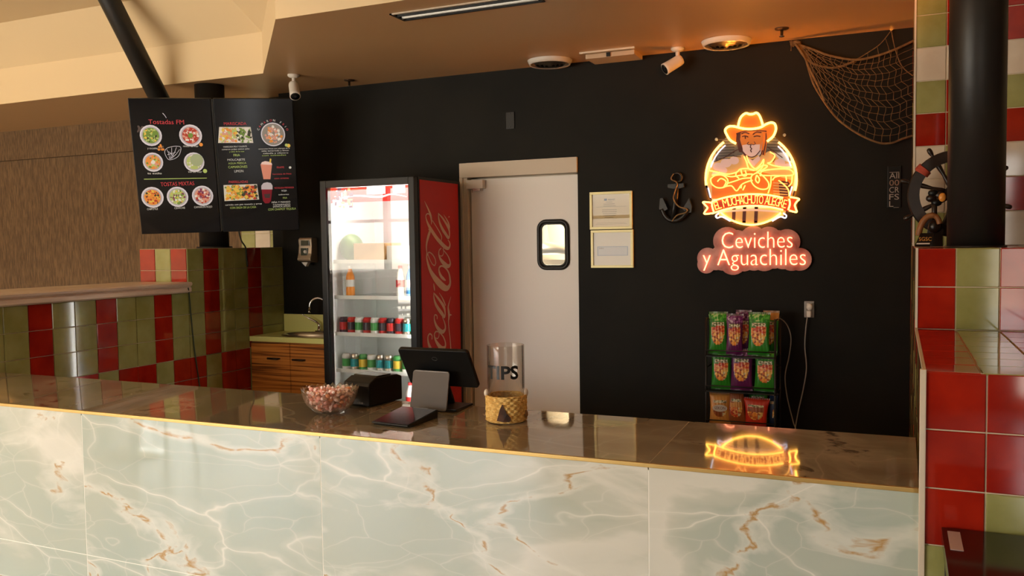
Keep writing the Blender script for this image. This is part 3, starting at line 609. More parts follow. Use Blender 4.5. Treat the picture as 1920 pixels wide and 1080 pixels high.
b = B(); b.prism([(SX0+.035, WY-.06, 1.53), (SX1-.03, WY-.06, 1.53), (SX0+.075, WY-.06, 1.495)], (0, -1, 0), .035, WHITE); b.build('nozzle', e_)
# framed documents
LGOLD = mat('pale_gold_frame', (.80, .72, .36), .35, .1)
def frame_doc(x0, x1, z0, z1, label, kind):
    e_ = empty('framed_certificate', ((x0+x1)/2, WY, z0), label, 'framed document'); t = .018
    b = B(); b.box2((x0, WY-.02, z0), (x1, WY, z0+t), LGOLD, bev=.002); b.box2((x0, WY-.02, z1-t), (x1, WY, z1), LGOLD, bev=.002); b.box2((x0, WY-.02, z0+t), (x0+t, WY, z1-t), LGOLD, bev=.002); b.box2((x1-t, WY-.02, z0+t), (x1, WY, z1-t), LGOLD, bev=.002); b.build('frame', e_)
    b = B(); paper = mat('cream_paper', (.62, .50, .28), .6) if kind == 0 else mat('white_paper', (.62, .58, .50), .6)
    b.box2((x0+t, WY-.008, z0+t), (x1-t, WY-.004, z1-t), paper); ink = mat('ink', (.12, .08, .05), .7); cx = (x0+x1)/2
    def line(xa, xb, z, h=.003, m=ink): b.box2((xa, WY-.0088, z-h/2), (xb, WY-.008, z+h/2), m)
    if kind == 0:
        for k in range(9):
            wd = [.05, .085, .09, .17, .11, .11, .10, .09, .07][k]
            if k == 3: line(x0+.045, x1-.045, z1-.105, .0012); continue
            zz = z1-.072-k*.0135; n = int(wd/.009)
            for q in range(n): line(cx-.01-wd/2+q*.009, cx-.01-wd/2+q*.009+.006, zz, .0034)
        b.text('PERMIT', (cx+.005, WY-.0088, z1-.057), (1, 0, 0), (0, 0, 1), .016, ink, .0006); b.box2((cx-.05, WY-.009, z1-.062), (cx-.03, WY-.008, z1-.048), mat('ink_blue', (.03, .04, .12), .7))
        line(x0+.05, x1-.05, z0+.045, .001); line(x0+.04, x1-.04, z0+.036, .001)
    else:
        blue = mat('stub_blue', (.30, .34, .45), .7); rd = mat('stub_red', (.50, .10, .08), .7)
        xa, xb, za, zb = x0+.045, x1-.04, z0+.085, z0+.150
        b.box2((xa, WY-.0086, za), (xb, WY-.008, zb), blue); b.box2((xa+.006, WY-.009, za+.004), (xb-.006, WY-.0086, zb-.005), mat('stub_pale', (.50, .50, .52), .7))
        b.text('AVISO', (xa+.03, WY-.009, zb-.014), (1, 0, 0), (0, 0, 1), .013, ink, .0006)
        for k in range(3): line(xa+.03+.003*k, xb-.01, za+.010+k*.012, .006, rd) if k != 2 else line(xa+.03, xb-.05, za+.034, .004, rd)
    b.build('document', e_)
    b = B(); b.face([(x0+t, WY-.012, z0+t), (x1-t, WY-.012, z0+t), (x1-t, WY-.012, z1-t), (x0+t, WY-.012, z1-t)], clear_glass('pane_glass')); b.build('glass', e_)
frame_doc(-1.990, -1.682, 1.748, 2.010, 'upper of two gold-framed papers, cream certificate with centred printed lines', 0)
frame_doc(-1.984, -1.676, 1.478, 1.743, 'lower of two gold-framed papers, white sheet with a blue and red printed slip', 1)
# anchor
AX = -1.374; IRON = mat('blackened_iron', (.03, .028, .026), .35, .6); ROPE = mottle('jute_rope', (.20, .12, .05), (.34, .22, .10), 60, .8, bump=.5)
def ap(cx, cy, off=.03): return onY(1200+cx/3.086, 180+cy/3.086, WY-off)      # drawing units of the anchor and the signs
e_ = empty('wall_anchor', (-1.376, WY, 1.79), 'small black iron anchor with rope hung left of the glowing sign', 'anchor')
b = B()
b.tube(smooth_path([ap(213+26*math.cos(a), 472+26*math.sin(a)) for a in [i*.785 for i in range(8)]], 4, True), .008, IRON, 8, True); b.build('ring', e_)
b = B(); b.tube([ap(213, 498), ap(212, 560), ap(200, 640), ap(190, 720)], [.012, .014, .017, .016], IRON, 12)
b.prism([ap(165, 512, .02), ap(255, 506, .02), ap(257, 528, .02), ap(235, 535, .02), ap(190, 537, .02), ap(165, 532, .02)], (0, -1, 0), .022, IRON); b.build('shank', e_)
b = B(); b.tube(smooth_path([ap(127, 655), ap(150, 700), ap(190, 722), ap(240, 706), ap(285, 655)], 6), .016, IRON, 12)
for pts in ([(115, 655), (120, 595), (135, 590), (165, 655), (140, 668)], [(250, 655), (288, 592), (303, 640), (300, 675), (275, 675)]): b.prism([ap(x, y, .018) for x, y in pts], (0, -1, 0), .022, IRON)
b.build('arms', e_)
b = B(); b.tube(smooth_path([ap(195, 450, .045), ap(180, 480, .05), ap(215, 505, .05), ap(200, 560, .052), ap(195, 600, .055), ap(225, 640, .052), ap(270, 655, .05), ap(262, 675, .05), ap(215, 690, .052), ap(185, 725, .045)], 6), .0045, ROPE, 6); b.build('rope', e_)
# vertical sign
e_ = empty('narrow_sign', tuple(wp(1677, 388)), 'narrow black vertical plaque with pale marks, right of the glowing sign', 'sign')
b = B(); x0, x1, z0, z1 = -.066, .010, 1.845, 2.10; b.box2((x0, WY-.012, z0), (x1, WY, z1), BLACK, bev=.003); b.build('board', e_)
b = B(); pale = mat('pale_ink', (.36, .32, .28), .6)
for k, (t, m_) in enumerate((('_', pale), ('All', pale), ('00', mat('tan_ink', (.30, .18, .12), .6)), ('CR', pale), ('FS', pale), ('L_', pale))): b.text(t, ((x0+x1)/2, WY-.012, z1-.020-k*.043), (1, 0, 0), (0, 0, 1), .05, pale if k != 2 else m_, .001, width=.055)
b.build('lettering', e_)
# outlet with plug
e_ = empty('wall_outlet', tuple(wp(1518, 595)), 'white wall outlet with plug on the black wall right of the snack rack', 'outlet')
OX0, OX1, OZ0, OZ1 = -.550, -.490, 1.157, 1.262
b = B(); b.box2((OX0, WY-.007, OZ0), (OX1, WY, OZ1), mat('steel_plate', (.28, .26, .24), .35, .5), bev=.003); b.build('cover_plate', e_)
b = B(); b.box2((OX0+.014, WY-.010, OZ0+.060), (OX1-.014, WY-.006, OZ1-.012), WHITE, bev=.004); b.box2((OX0+.014, WY-.010, OZ0+.010), (OX1-.014, WY-.006, OZ0+.045), WHITE, bev=.004); b.build('socket', e_)
b = B(); b.box2((OX0+.018, WY-.05, OZ0+.005), (OX1-.016, WY-.010, OZ0+.045), WHITE, bev=.006); b.sphere((OX0+.034, WY-.03, OZ0+.07), .02, WHITE, sc=(1, .8, 1.2)); b.build('plug', e_)
CW = mat('pale_cable', (.40, .38, .34), .5)
def up_(x, y, off=.03): return onY(x, y, WY-off)
cable('sign_cable', [up_(1514, 592, .035), up_(1511, 615), up_(1509, 650), up_(1512, 690), up_(1506, 730), up_(1497, 770), up_(1491, 803), up_(1487, 830), up_(1484, 900)], .0035, CW, 'thin pale cable hanging from the wall outlet')
cable('rack_cable', [onY(1452, 600, 5.62), onY(1462, 597, 5.66), onY(1476, 610, 5.72), onY(1483, 635, 5.75), onY(1479, 670, 5.76), onY(1472, 705, 5.76), onY(1476, 745, 5.76), onY(1487, 790, 5.76), onY(1493, 815, 5.76), onY(1496, 900, 5.76)], .0035, CW, 'thin pale cable looping out from the top of the snack rack')

# ================================================================ GLOWING LOGO SIGN
def sp(cx, cy, off=.05): return onY(1300+cx/4.318, 190+cy/4.32, WY-off)      # drawing units of the emblem
YEL = emis('amber_neon', (1.0, .48, .07), 3.2); YEL2 = emis('amber_neon_soft', (1.0, .44, .08), 1.2); BLU = emis('white_neon', (.70, .72, .90), .7)
def pg(n, c, s_=.22): return mat(n, c, .5, emit=c, es=s_)  # prints emit a little, standing in for light from the tubes
P_OR = pg('print_orange', (.66, .15, .01), .13); P_SK = pg('print_skin', (.50, .13, .015), .22); P_PK = pg('print_pink', (.70, .46, .40), .13); P_DK = mat('print_dark', (.10, .02, .015), .5)
P_GR = mat('print_grey', (.20, .17, .14), .5); P_GR2 = mat('print_grey_dark', (.07, .055, .045), .5); P_WH = pg('print_white', (.62, .58, .54), .08); P_YW = pg('print_straw', (.74, .42, .14), .08); P_RD = pg('print_red', (.34, .03, .006), .08)
e_ = empty('neon_emblem_sign', tuple(sp(470, 1000, 0)), 'round glowing amber sign of a man in a cowboy hat above a name banner', 'neon sign')
EN = Vector((0, -1, 0))
ctr = (468, 628)
def ell(rx, ry, a0, a1, n, off, c=ctr): return [sp(c[0]+rx*math.cos(R(a0+(a1-a0)*i/n)), c[1]+ry*math.sin(R(a0+(a1-a0)*i/n)), off) for i in range(n+1)]
b = B(); b.prism(ell(374, 378, 0, 354, 60, .012), EN, .006, mat('acrylic', (.10, .05, .03), .2)); b.prism([sp(*p, .012) for p in ((75, 815), (850, 780), (840, 900), (90, 910))], EN, .005, MATS['acrylic'])
b.prism([sp(*p, .012) for p in ((250, 225), (300, 195), (365, 205), (400, 100), (520, 90), (565, 190), (660, 175), (672, 240), (600, 330), (340, 340))], EN, .005, MATS['acrylic'])
for x_, y_ in ((190, 310), (740, 275), (112, 690), (812, 680), (185, 930), (728, 925)): b.lathe([(.010, 0), (.010, .016)], sp(x_, y_, .002), CHROME, 12, (0, -1, 0))
b.build('backing_board', e_)
b = B(); b.tube(ell(362, 366, 0, 354, 60, .007), .003, emis('added_halo_amber', (1, .30, .03), 120), 6); b.tube([sp(x, y, .007) for x, y in ((262, 225), (300, 203), (360, 207), (385, 130), (425, 105), (515, 100), (560, 195), (655, 182), (664, 235))], .003, MATS['added_halo_amber'], 6); b.build('added_halo_strip', e_)  # glow strip added behind the board to cast a halo on the wall
b = B(); b.keep = True; L_ = [.0190]
def pr(pts, m):
    L_[0] += .0001; P = [sp(x, y, L_[0]) for x, y in pts]
    b.face(P, m)
def prs(pts, w_, m):
    L_[0] += .0001; brush(b, [(x, y, w_) for x, y in pts], m, lambda x, y: sp(x, y, L_[0]), .00085, .0004, 0, (0, -1, 0))
def circ(rx, ry, n=48, c=ctr): return [(c[0]+rx*math.cos(2*math.pi*i/n), c[1]+ry*math.sin(2*math.pi*i/n)) for i in range(n)]
pr(circ(358, 362), P_WH)
pr([(150, 480), (165, 420), (200, 350), (270, 290), (400, 270), (400, 470), (180, 500)], P_GR); pr([(560, 270), (650, 280), (740, 360), (775, 415), (700, 415), (560, 420)], P_GR)
for k in range(8):
    prs([(205, 310+k*22), (330, 305+k*22)], 7, P_GR2)
    if k < 5: prs([(600, 300+k*24), (740-(4-k)*14, 305+k*24)], 7, P_GR2)
prs([(188, 400), (190, 480)], 12, P_GR2); prs([(772, 400), (782, 480)], 9, P_GR2)
pr([(130, 560), (170, 490), (260, 455), (380, 440), (420, 420), (540, 440), (620, 400), (700, 470), (800, 500), (820, 600), (800, 780), (140, 780), (112, 640)], P_YW)   # shirt
for x_, y_, r_ in ((200, 530, 42), (265, 500, 45), (330, 480, 40), (240, 560, 35), (180, 590, 30), (700, 500, 44), (760, 530, 34)): pr(circ(r_, r_*.8, 14, (x_, y_)), P_PK)
pr([(150, 600), (500, 560), (660, 600), (800, 640), (800, 790), (150, 790)], P_OR)
pr([(690, 640), (770, 650), (800, 700), (780, 770), (700, 770)], P_DK)
for k in range(5): prs([(650, 660+k*22), (760, 668+k*22)], 8, P_YW)
pr([(180, 880), (760, 860), (740, 920), (640, 970), (470, 990), (300, 975), (210, 930)], P_YW)
for x_ in (330, 415, 510): prs([(x_, 860), (x_-5, 980)], 26, P_DK)
prs([(215, 895), (470, 880), (700, 895)], 16, P_PK)
pr([(345, 240), (400, 250), (395, 330), (420, 420), (370, 410), (345, 320)], P_DK); pr([(555, 245), (590, 240), (595, 330), (580, 440), (545, 430), (560, 330)], P_OR)
prs([(590, 260), (585, 340), (565, 430)], 9, P_DK)
pr([(385, 245), (560, 240), (565, 300), (545, 390), (510, 430), (470, 450), (430, 430), (398, 380), (378, 310)], P_SK)
pr([(396, 355), (440, 348), (500, 350), (540, 348), (536, 412), (500, 440), (468, 450), (430, 436), (402, 410)], P_PK); prs([(398, 405), (430, 438), (468, 452), (505, 440), (540, 400)], 7, P_DK)
prs([(352, 260), (360, 330), (392, 400), (430, 452), (480, 475), (540, 440), (560, 400)], 8, P_DK)
prs([(466, 355), (462, 372), (472, 384), (464, 396), (470, 410)], 8, P_DK)
for pts, w_ in (([(392, 262), (420, 252), (450, 262)], 9), ([(485, 266), (510, 250), (548, 252)], 9), ([(398, 285), (420, 280), (442, 288)], 8), ([(492, 286), (515, 280), (540, 284)], 8), ([(420, 282), (421, 300)], 9), ([(448, 330), (436, 344), (455, 352), (470, 348), (488, 352), (502, 342), (492, 328)], 5), ([(170, 490), (250, 455), (340, 400), (385, 385)], 6), ([(600, 370), (650, 405), (720, 455)], 6), ([(330, 445), (385, 450)], 5), ([(620, 410), (660, 450), (645, 490)], 5)): prs(pts, w_, P_DK)
pr([(430, 452), (480, 478), (530, 440), (545, 470), (490, 530), (440, 500)], P_PK)
hatc = [(365, 205), (372, 165), (390, 125), (425, 98), (455, 104), (485, 102), (512, 93), (535, 118), (555, 165), (565, 200), (530, 215), (470, 225), (400, 222)]
pr(hatc, P_OR)
pr([(360, 207), (310, 197), (265, 212), (262, 250), (290, 300), (345, 340), (350, 262), (420, 238), (520, 236), (590, 240), (598, 322), (640, 285), (668, 230), (658, 182), (622, 172), (570, 197), (470, 222)], P_OR)
prs([(350, 262), (420, 240), (520, 236), (590, 242)], 8, P_DK)
bn_t = lambda x: 752+ (x-468)**2/1900.0+ (468-x)*.02
bn_b = lambda x: 846+ (x-468)**2/1750.0+ (468-x)*.02
xs = [150+i*32 for i in range(20)]; xs[-1] = 775
pr([(x, bn_t(x)) for x in xs]+[(x, bn_b(x)) for x in xs[::-1]], P_RD)
pr([(150, 812), (78, 815), (115, 862), (92, 912), (160, 900)], P_RD); pr([(775, 775), (855, 790), (822, 840), (838, 898), (780, 880)], P_RD)
b.build('printed_artwork', e_)
def neon(name, paths, r=.0062, m=YEL, off=.034, k=5, closed=()):
    b = B()
    for i, p in enumerate(paths): b.tube(smooth_path([sp(x, y, off) for x, y in p], k, i in closed), r, m, 7, i in closed)
    return b.build(name, e_)
b = B(); b.tube(ell(368, 372, -53, 15, 26, .030), .0072, YEL, 8); b.tube(ell(368, 372, 172, 233, 24, .030), .0072, YEL, 8); b.tube(ell(360, 372, 48, 134, 26, .030), .0062, YEL, 8); b.build('ring_tube', e_)
b = B(); b.tube(ell(338, 344, -50, -15, 20, .028), .0045, BLU, 6); b.build('white_tube', e_); b = B(); b.tube(ell(338, 344, 196, 232, 20, .028), .0045, BLU, 6); b.build('white_tube', e_); b = B(); b.tube([sp(120, 700, .028), sp(140, 780, .028)], .005, BLU, 6); b.build('white_tube', e_); b = B(); b.tube([sp(800, 690, .028), sp(778, 765, .028)], .005, BLU, 6)
b.build('white_tube', e_)
for s_ in (-1, 1): b = B(); b.tube(smooth_path([sp(468+s_*260, 905, .03), sp(468+s_*285, 925, .03), sp(468+s_*275, 945, .03), sp(468+s_*235, 935, .03), sp(468+s_*170, 970, .03)], 5), .005, BLU, 6); b.build('white_tube', e_)
neon('hat_tube', [[(362, 208), (372, 160), (390, 122), (425, 97), (455, 104), (485, 102), (512, 93), (535, 115), (555, 165), (563, 200)], [(345, 342), (300, 315), (270, 270), (258, 232), (285, 205), (330, 203), (400, 220), (470, 224), (540, 212), (590, 185), (630, 172), (660, 185), (668, 230), (645, 285), (597, 325)]], .0075)
neon('figure_tubes', [
    [(410, 445), (430, 490), (450, 545), (490, 560)], [(430, 440), (455, 500), (500, 545), (545, 510), (570, 470), (560, 530), (520, 570)], [(505, 560), (560, 520), (600, 525), (560, 555), (510, 575)], [(620, 410), (660, 440), (630, 490), (600, 500)],
    [(130, 560), (200, 575), (280, 590), (350, 575), (380, 550), (440, 545), (500, 560)], [(150, 600), (220, 590), (300, 610), (380, 600), (440, 590), (480, 590)],
    [(145, 625), (180, 600), (240, 600), (280, 640), (260, 690), (200, 700), (155, 675), (140, 640)], [(195, 650), (225, 625), (265, 650), (245, 695)],
    [(260, 690), (310, 685), (350, 725), (390, 675), (440, 650), (480, 640)], [(275, 665), (340, 645), (400, 625), (470, 620)], [(385, 555), (400, 600), (430, 600), (420, 560)], [(350, 575), (345, 600), (370, 625)],
    [(470, 610), (490, 590), (530, 580), (580, 620), (610, 665), (600, 705), (550, 712), (500, 690), (470, 650)], [(515, 600), (535, 630), (525, 660), (505, 640), (508, 612)],
    [(540, 600), (560, 565), (650, 550), (760, 548), (805, 570), (800, 598), (700, 602), (560, 600)], [(630, 610), (625, 680), (605, 745)], [(690, 640), (740, 680), (770, 720), (775, 770)], [(800, 600), (795, 660), (770, 690)], [(750, 605), (755, 650)], [(700, 605), (660, 615), (640, 640)], [(420, 680), (400, 720)], [(390, 680), (385, 705)], [(815, 530), (740, 535), (650, 520), (600, 500)]], .0042, YEL2, .032, closed=(6, 12, 13, 14))
neon('banner_tube', [[(x, bn_t(x)) for x in xs[::2]], [(x, bn_b(x)) for x in xs[::2]], [(150, 815), (152, 850), (168, 902)], [(775, 790), (782, 830), (768, 880)], [(145, 820), (80, 815), (92, 835), (115, 862), (100, 885), (90, 912), (160, 905)], [(782, 775), (855, 790), (838, 812), (822, 840), (830, 870), (835, 898), (775, 884)]], .0055)
b = B(); txt = 'EL MUCHACHUTO ALEGRE'
wid = {'I': .45, ' ': .5, 'M': 1.35, 'E': .85, 'L': .8}
tot = sum(wid.get(c, 1) for c in txt); x = 172
for c in txt:
    wch = wid.get(c, 1)*(582/tot); xm = x+wch/2; x += wch
    if c == ' ': continue
    ym = (bn_t(xm)+bn_b(xm))/2; a = -math.atan2(2*(xm-468)/1820-.02, 1); ex = Vector((math.cos(a), 0, math.sin(a))); ey = Vector((-math.sin(a), 0, math.cos(a)))
    b.text(c, sp(xm, ym, .030), ex, ey, .080, YEL2, .004, offset=-.0005, width=wch*(.56 if c != 'I' else .28)*.00148)
b.build('banner_lettering', e_)
# second sign
def tp(cx, cy, off=.04): return onY(1200+cx/3.086, 180+cy/3.086, WY-off)
e_ = empty('neon_word_sign', tuple(tp(660, 1000, 0)), 'glowing salmon word sign reading Ceviches y Aguachiles below the round emblem', 'neon sign')
SAL = emis('salmon_neon', (1.0, .33, .16), 1.6); BK2 = mottle('rose_acrylic', (.42, .12, .09), (.62, .30, .25), 9, .25)
b = B(); U = .00208
def blob(cx, cy, r, o): c = tp(cx, cy, .014); b.lathe([(r*.80*U, 0), (r*.80*U, .008+o*.0002)], c, BK2, 26, (0, -1, 0), smooth=False)
for i, (x_, y_, r_) in enumerate([(505, 838, 55), (560, 845, 48), (610, 845, 46), (655, 825, 50), (700, 838, 46), (745, 830, 50), (800, 845, 46), (850, 845, 50), (393, 938, 42), (385, 975, 36), (480, 935, 52), (540, 955, 55), (600, 945, 48), (660, 940, 48), (720, 940, 50), (775, 925, 50), (830, 925, 52), (880, 940, 48), (925, 945, 44), (440, 950, 40), (620, 890, 40), (560, 890, 35), (500, 890, 35), (700, 890, 40), (780, 890, 40), (850, 890, 38)]): blob(x_, y_, r_, i)
b.build('contour_board', e_)
ex = (tp(950, 850)-tp(470, 850)); ex = Vector((1, 0, 0)); ey = Vector((0, 0, 1))
b = B()
w1 = (tp(880, 840)-tp(470, 840)).x; b.text('Ceviches', tp(675, 838, .032), ex, ey, .158, SAL, .006, offset=-.0025, width=w1)
w2 = (tp(950, 940)-tp(355, 940)).x; b.text('y Aguachiles', tp(655, 938, .032), ex, ey, .158, SAL, .006, offset=-.0025, width=w2)
b.build('lettering', e_)

# ================================================================ FISHING NET
def npnt(cx, cy, off=.05): return onY(1470+cx/4.696, 50+cy/4.696, WY-off)
NET = mottle('net_twine', (.13, .075, .03), (.21, .125, .05), 40, .85)
e_ = empty('fishing_net', tuple(npnt(100, 150, .0)), 'brown twine fishing net draped across the top right corner of the black wall', 'fishing net')
top = [Vector((x, y, o_)) for x, y, o_ in ((100, 150, .03), (250, 200, .05), (400, 255, .07), (620, 292, .08), (800, 262, .07), (980, 200, .05), (1146, 122, .03))]
bot = [Vector((x, y, o_)) for x, y, o_ in ((100, 150, .03), (180, 260, .05), (250, 480, .06), (340, 640, .07), (470, 810, .08), (640, 935, .09), (820, 1018, .08), (940, 1025, .07), (1050, 985, .05), (1150, 955, .03))]
def samp(c, n):
    f = smooth_path(c, 12); L = [0]
    for a_, c_ in zip(f, f[1:]): L.append(L[-1]+(c_-a_).length)
    o = []
    for i in range(n+1):
        t = L[-1]*i/n; k = max(0, min(len(L)-2, next((q for q in range(len(L)-1) if L[q+1] >= t), len(L)-2))); u = (t-L[k])/max(L[k+1]-L[k], 1e-9); o.append(f[k].lerp(f[k+1], min(max(u, 0), 1)))
    return o
NS, NT = 20, 13
T_, Bt = samp(top, NS), samp(bot, NS)
rnd = random.Random(3)
grid = [[None]*(NT+1) for _ in range(NS+1)]
for i in range(NS+1):
    for j in range(NT+1):
        t = j/NT; p = T_[i].lerp(Bt[i], t); bul = math.sin(math.pi*t)*math.sin(math.pi*min(1, i/NS*1.2)*.8)*.03
        jit = 0 if j in (0, NT) or i in (0, NS) else 7
        grid[i][j] = npnt(p.x+rnd.uniform(-jit, jit), p.y+rnd.uniform(-jit, jit), p.z+bul)
b = B()
for j in range(1, NT): b.tube(smooth_path([grid[i][j] for i in range(NS+1)], 2), .0018, NET, 4)
for i in range(1, NS):
    b.tube(smooth_path([grid[max(0, min(NS, i+int(round((j-NT/2)*.35))))][j] for j in range(NT+1)], 2), .0018, NET, 4)
hk = npnt(945, 32, .02)
for k in range(1, 7):
    f = smooth_path([Vector((945, 32, .03)), Vector((850, 150, .05)), Vector((720, 240, .06)), Vector((560, 330, .07)), Vector((400, 362, .07)), Vector((220, 305, .06)), Vector((100, 150, .04))], 8)
    q = f[k*5]; g2 = T_[max(1, NS-2-k*2)]; b.tube([npnt(q.x, q.y, q.z), npnt((q.x+g2.x)/2, (q.y+g2.y)/2+20, q.z), grid[max(1, NS-2-k*2)][1]], .0018, NET, 4)
b.build('mesh', e_)
b = B(); b.tube(smooth_path([npnt(p.x, p.y, p.z) for p in top], 8), [.011]*1+[.0075]*(8*6), NET, 7)
b.tube(smooth_path([npnt(p.x, p.y, p.z) for p in bot], 8), .0065, NET, 7)
b.tube(smooth_path([npnt(x, y, o_) for x, y, o_ in ((945, 32, .02), (850, 150, .05), (720, 240, .06), (560, 330, .08), (400, 362, .08), (220, 305, .06), (100, 150, .04))], 8), [.003]*20+[.0075]*29, NET, 7)
b.tube(smooth_path([npnt(x, y, o_) for x, y, o_ in ((945, 32, .02), (980, 200, .05), (1040, 350, .05), (1146, 440, .04))], 8), .003, NET, 6)
b.tube(smooth_path([npnt(x, y, o_) for x, y, o_ in ((100, 150, .05), (170, 250, .07), (240, 400, .07), (290, 500, .08), (360, 660, .08))], 8), .006, NET, 7)
b.build('border_rope', e_)
b = B()
for k in range(9): b.tube(smooth_path([npnt(100, 150, .03), npnt(60+rnd.uniform(-10, 40), 150+rnd.uniform(-30, 20), .05), npnt(70+rnd.uniform(-10, 25), 190+rnd.uniform(-20, 25), .04)], 4), .0025, NET, 4)
b.sphere(npnt(105, 145, .03), .022, NET, 2, (1.5, 1, .8)); b.build('gathered_knot', e_)
b = B(); b.lathe([(.006, 0), (.006, .03), (.010, .031)], npnt(945, 32, .0), CHROME, 10, (0, -1, 0)); b.build('hook', e_)

# ================================================================ SINK UNIT
SZ = .955
e_ = empty('sink_cabinet', (-4.23, 5.60, 0), 'zebrano wood sink cabinet with lime green worktop in the corner left of the drinks fridge', 'cabinet')
b = B(); b.box2((-4.692, 5.405, .09), (-3.79, 5.80, .915), ZEBRA); b.box2((-4.692, 5.45, 0), (-3.79, 5.80, .09), BLACKM); b.build('carcass', e_)
for x0, x1, hx in ((-4.690, -4.312, -4.463), (-4.306, -3.93, -4.221)):
    b = B(); b.box2((x0, 5.385, .10), (x1, 5.404, .905), ZEBRA, bev=.002); dr = b.build('door', e_)
    b = B(); b.tube([(hx-.055, 5.385, .785), (hx-.05, 5.366, .785), (hx+.05, 5.366, .785), (hx+.055, 5.385, .785)], [.006, .009, .009, .006], mat('dark_handle', (.05, .03, .02), .35, .6), 8); b.build('handle', dr)
b = B(); b.box2((-4.694, 5.375, .915), (-3.79, 5.44, SZ), LIME, bev=.003); b.box2((-4.694, 5.75, .915), (-3.79, 5.818, SZ), LIME); b.box2((-4.694, 5.44, .915), (-4.50, 5.75, SZ), LIME); b.box2((-3.95, 5.44, .915), (-3.79, 5.75, SZ), LIME)
for c_, s_ in (((-4.50, 5.44), 1), ((-3.95, 5.44), -1)):
    b.prism([(c_[0], 5.44, .93), (c_[0]+s_*.09, 5.44, .93), (c_[0], 5.51, .93)], (0, 0, 1), .025, LIME); b.prism([(c_[0], 5.75, .93), (c_[0]+s_*.09, 5.75, .93), (c_[0], 5.68, .93)], (0, 0, 1), .025, LIME)
b.build('worktop', e_)
b = B(); b.box2((-4.694, 5.800, SZ), (-3.79, 5.818, 1.098), LIME, bev=.003); b.build('backsplash', e_)
b = B()
def oval(rx, ry, z, n=40): return [b.bm.verts.new((-4.225+rx*math.cos(2*math.pi*i/n), 5.595+ry*math.sin(2*math.pi*i/n), z)) for i in range(n)]
rg = [oval(.295, .172, SZ+.001), oval(.290, .168, SZ+.009), oval(.268, .148, SZ+.007), oval(.255, .136, SZ-.02), oval(.235, .12, SZ-.12), oval(.15, .08, SZ-.15), oval(.02, .02, SZ-.153)]
k_ = b.mi(STEEL)
for A_, C_ in zip(rg, rg[1:]):
    for j in range(40): f = b.bm.faces.new((A_[j], A_[(j+1) % 40], C_[(j+1) % 40], C_[j])); f.material_index = k_; f.smooth = True
b.build('basin', e_)
FX, FY = -4.235, 5.765
e_ = empty('faucet', (FX, FY, SZ), 'chrome gooseneck faucet with lever handles behind the steel basin', 'faucet')
b = B(); b.box((FX, FY, SZ+.010), (.20, .05, .018), CHROME, bev=.006)
pts = [Vector((FX, FY, SZ+.01)), Vector((FX, FY, SZ+.22))]+[Vector((FX-.055+.055*math.cos(a), FY-.06*(1-math.cos(a))*.6, SZ+.22+.065*math.sin(a))) for a in [i*math.pi/10 for i in range(1, 11)]]+[Vector((FX-.112, FY-.075, SZ+.185))]
b.tube(pts, .0085, CHROME, 10); b.lathe([(.012, 0), (.010, -.02)], pts[-1], CHROME, 12); b.lathe([(.02, 0), (.013, .05)], (FX, FY, SZ+.01), CHROME, 16); b.build('spout', e_)
b = B(); b.lathe([(.017, 0), (.012, .045), (.015, .06)], (FX-.075, FY, SZ+.01), CHROME, 14); b.tube(smooth_path([(FX-.075, FY, SZ+.07), (FX-.09, FY-.02, SZ+.09), (FX-.15, FY-.05, SZ+.125), (FX-.19, FY-.07, SZ+.155)], 4), [.009]*8+[.005]*5, CHROME, 8); b.build('lever', e_)
b = B(); b.lathe([(.017, 0), (.012, .045), (.017, .065), (.012, .085)], (FX+.075, FY, SZ+.01), CHROME, 14); b.build('lever', e_)

# ================================================================ DRINKS FRIDGE
FX0, FX1, FYF, FYB, FH = -3.752, -2.982, 5.065, 5.735, 2.122
REDP = mat('fridge_red', (.55, .008, .006), .42, spec=.3); CREAML = mat('logo_cream', (.74, .50, .38), .5); FWHITE = mat('fridge_liner', (.70, .70, .68), .4)
e_ = empty('drinks_fridge', ((FX0+FX1)/2, (FYF+FYB)/2, 0), 'tall black glass-door drinks fridge with red logo side, between sink and white door', 'fridge')
b = B()
b.box2((FX0, FYF+.06, 0), (FX0+.035, FYB, FH), BLACK); b.box2((FX1-.035, FYF+.06, 0), (FX1, FYB, FH), BLACK); b.box2((FX0+.035, FYF+.06, FH-.05), (FX1-.035, FYB, FH), BLACK); b.box2((FX0+.035, FYF+.06, 0), (FX1-.035, FYB, .16), BLACK); b.box2((FX0+.035, FYB-.03, .16), (FX1-.035, FYB, FH-.05), BLACK)
b.build('cabinet', e_)
b = B(); b.box2((FX0+.036, FYB-.04, .16), (FX1-.036, FYB-.031, FH-.05), FWHITE); b.box2((FX0+.036, FYF+.07, .16), (FX0+.042, FYB-.04, FH-.05), FWHITE); b.box2((FX1-.042, FYF+.07, .16), (FX1-.036, FYB-.04, FH-.05), FWHITE); b.box2((FX0+.042, FYF+.07, .16), (FX1-.042, FYB-.04, .17), FWHITE); b.build('liner', e_)
b = B(); t = .050
b.box2((FX0, FYF, .14), (FX0+t, FYF+.052, FH-.002), BLACK, bev=.006); b.box2((FX1-t+.004, FYF, .14), (FX1, FYF+.052, FH-.002), BLACK, bev=.006); b.box2((FX0+t, FYF+.002, FH-.052), (FX1-t+.004, FYF+.05, FH-.002), BLACK, bev=.004); b.box2((FX0+t, FYF+.002, .14), (FX1-t+.004, FYF+.05, .20), BLACK, bev=.004); dfr = b.build('door_frame', e_)
b = B(); b.face([(FX0+t, FYF+.014, .20), (FX1-t+.004, FYF+.014, .20), (FX1-t+.004, FYF+.014, FH-.052), (FX0+t, FYF+.014, FH-.052)], clear_glass('door_glass', (.94, .95, .94), 2.5, 1.5)); b.build('door_glass', dfr)
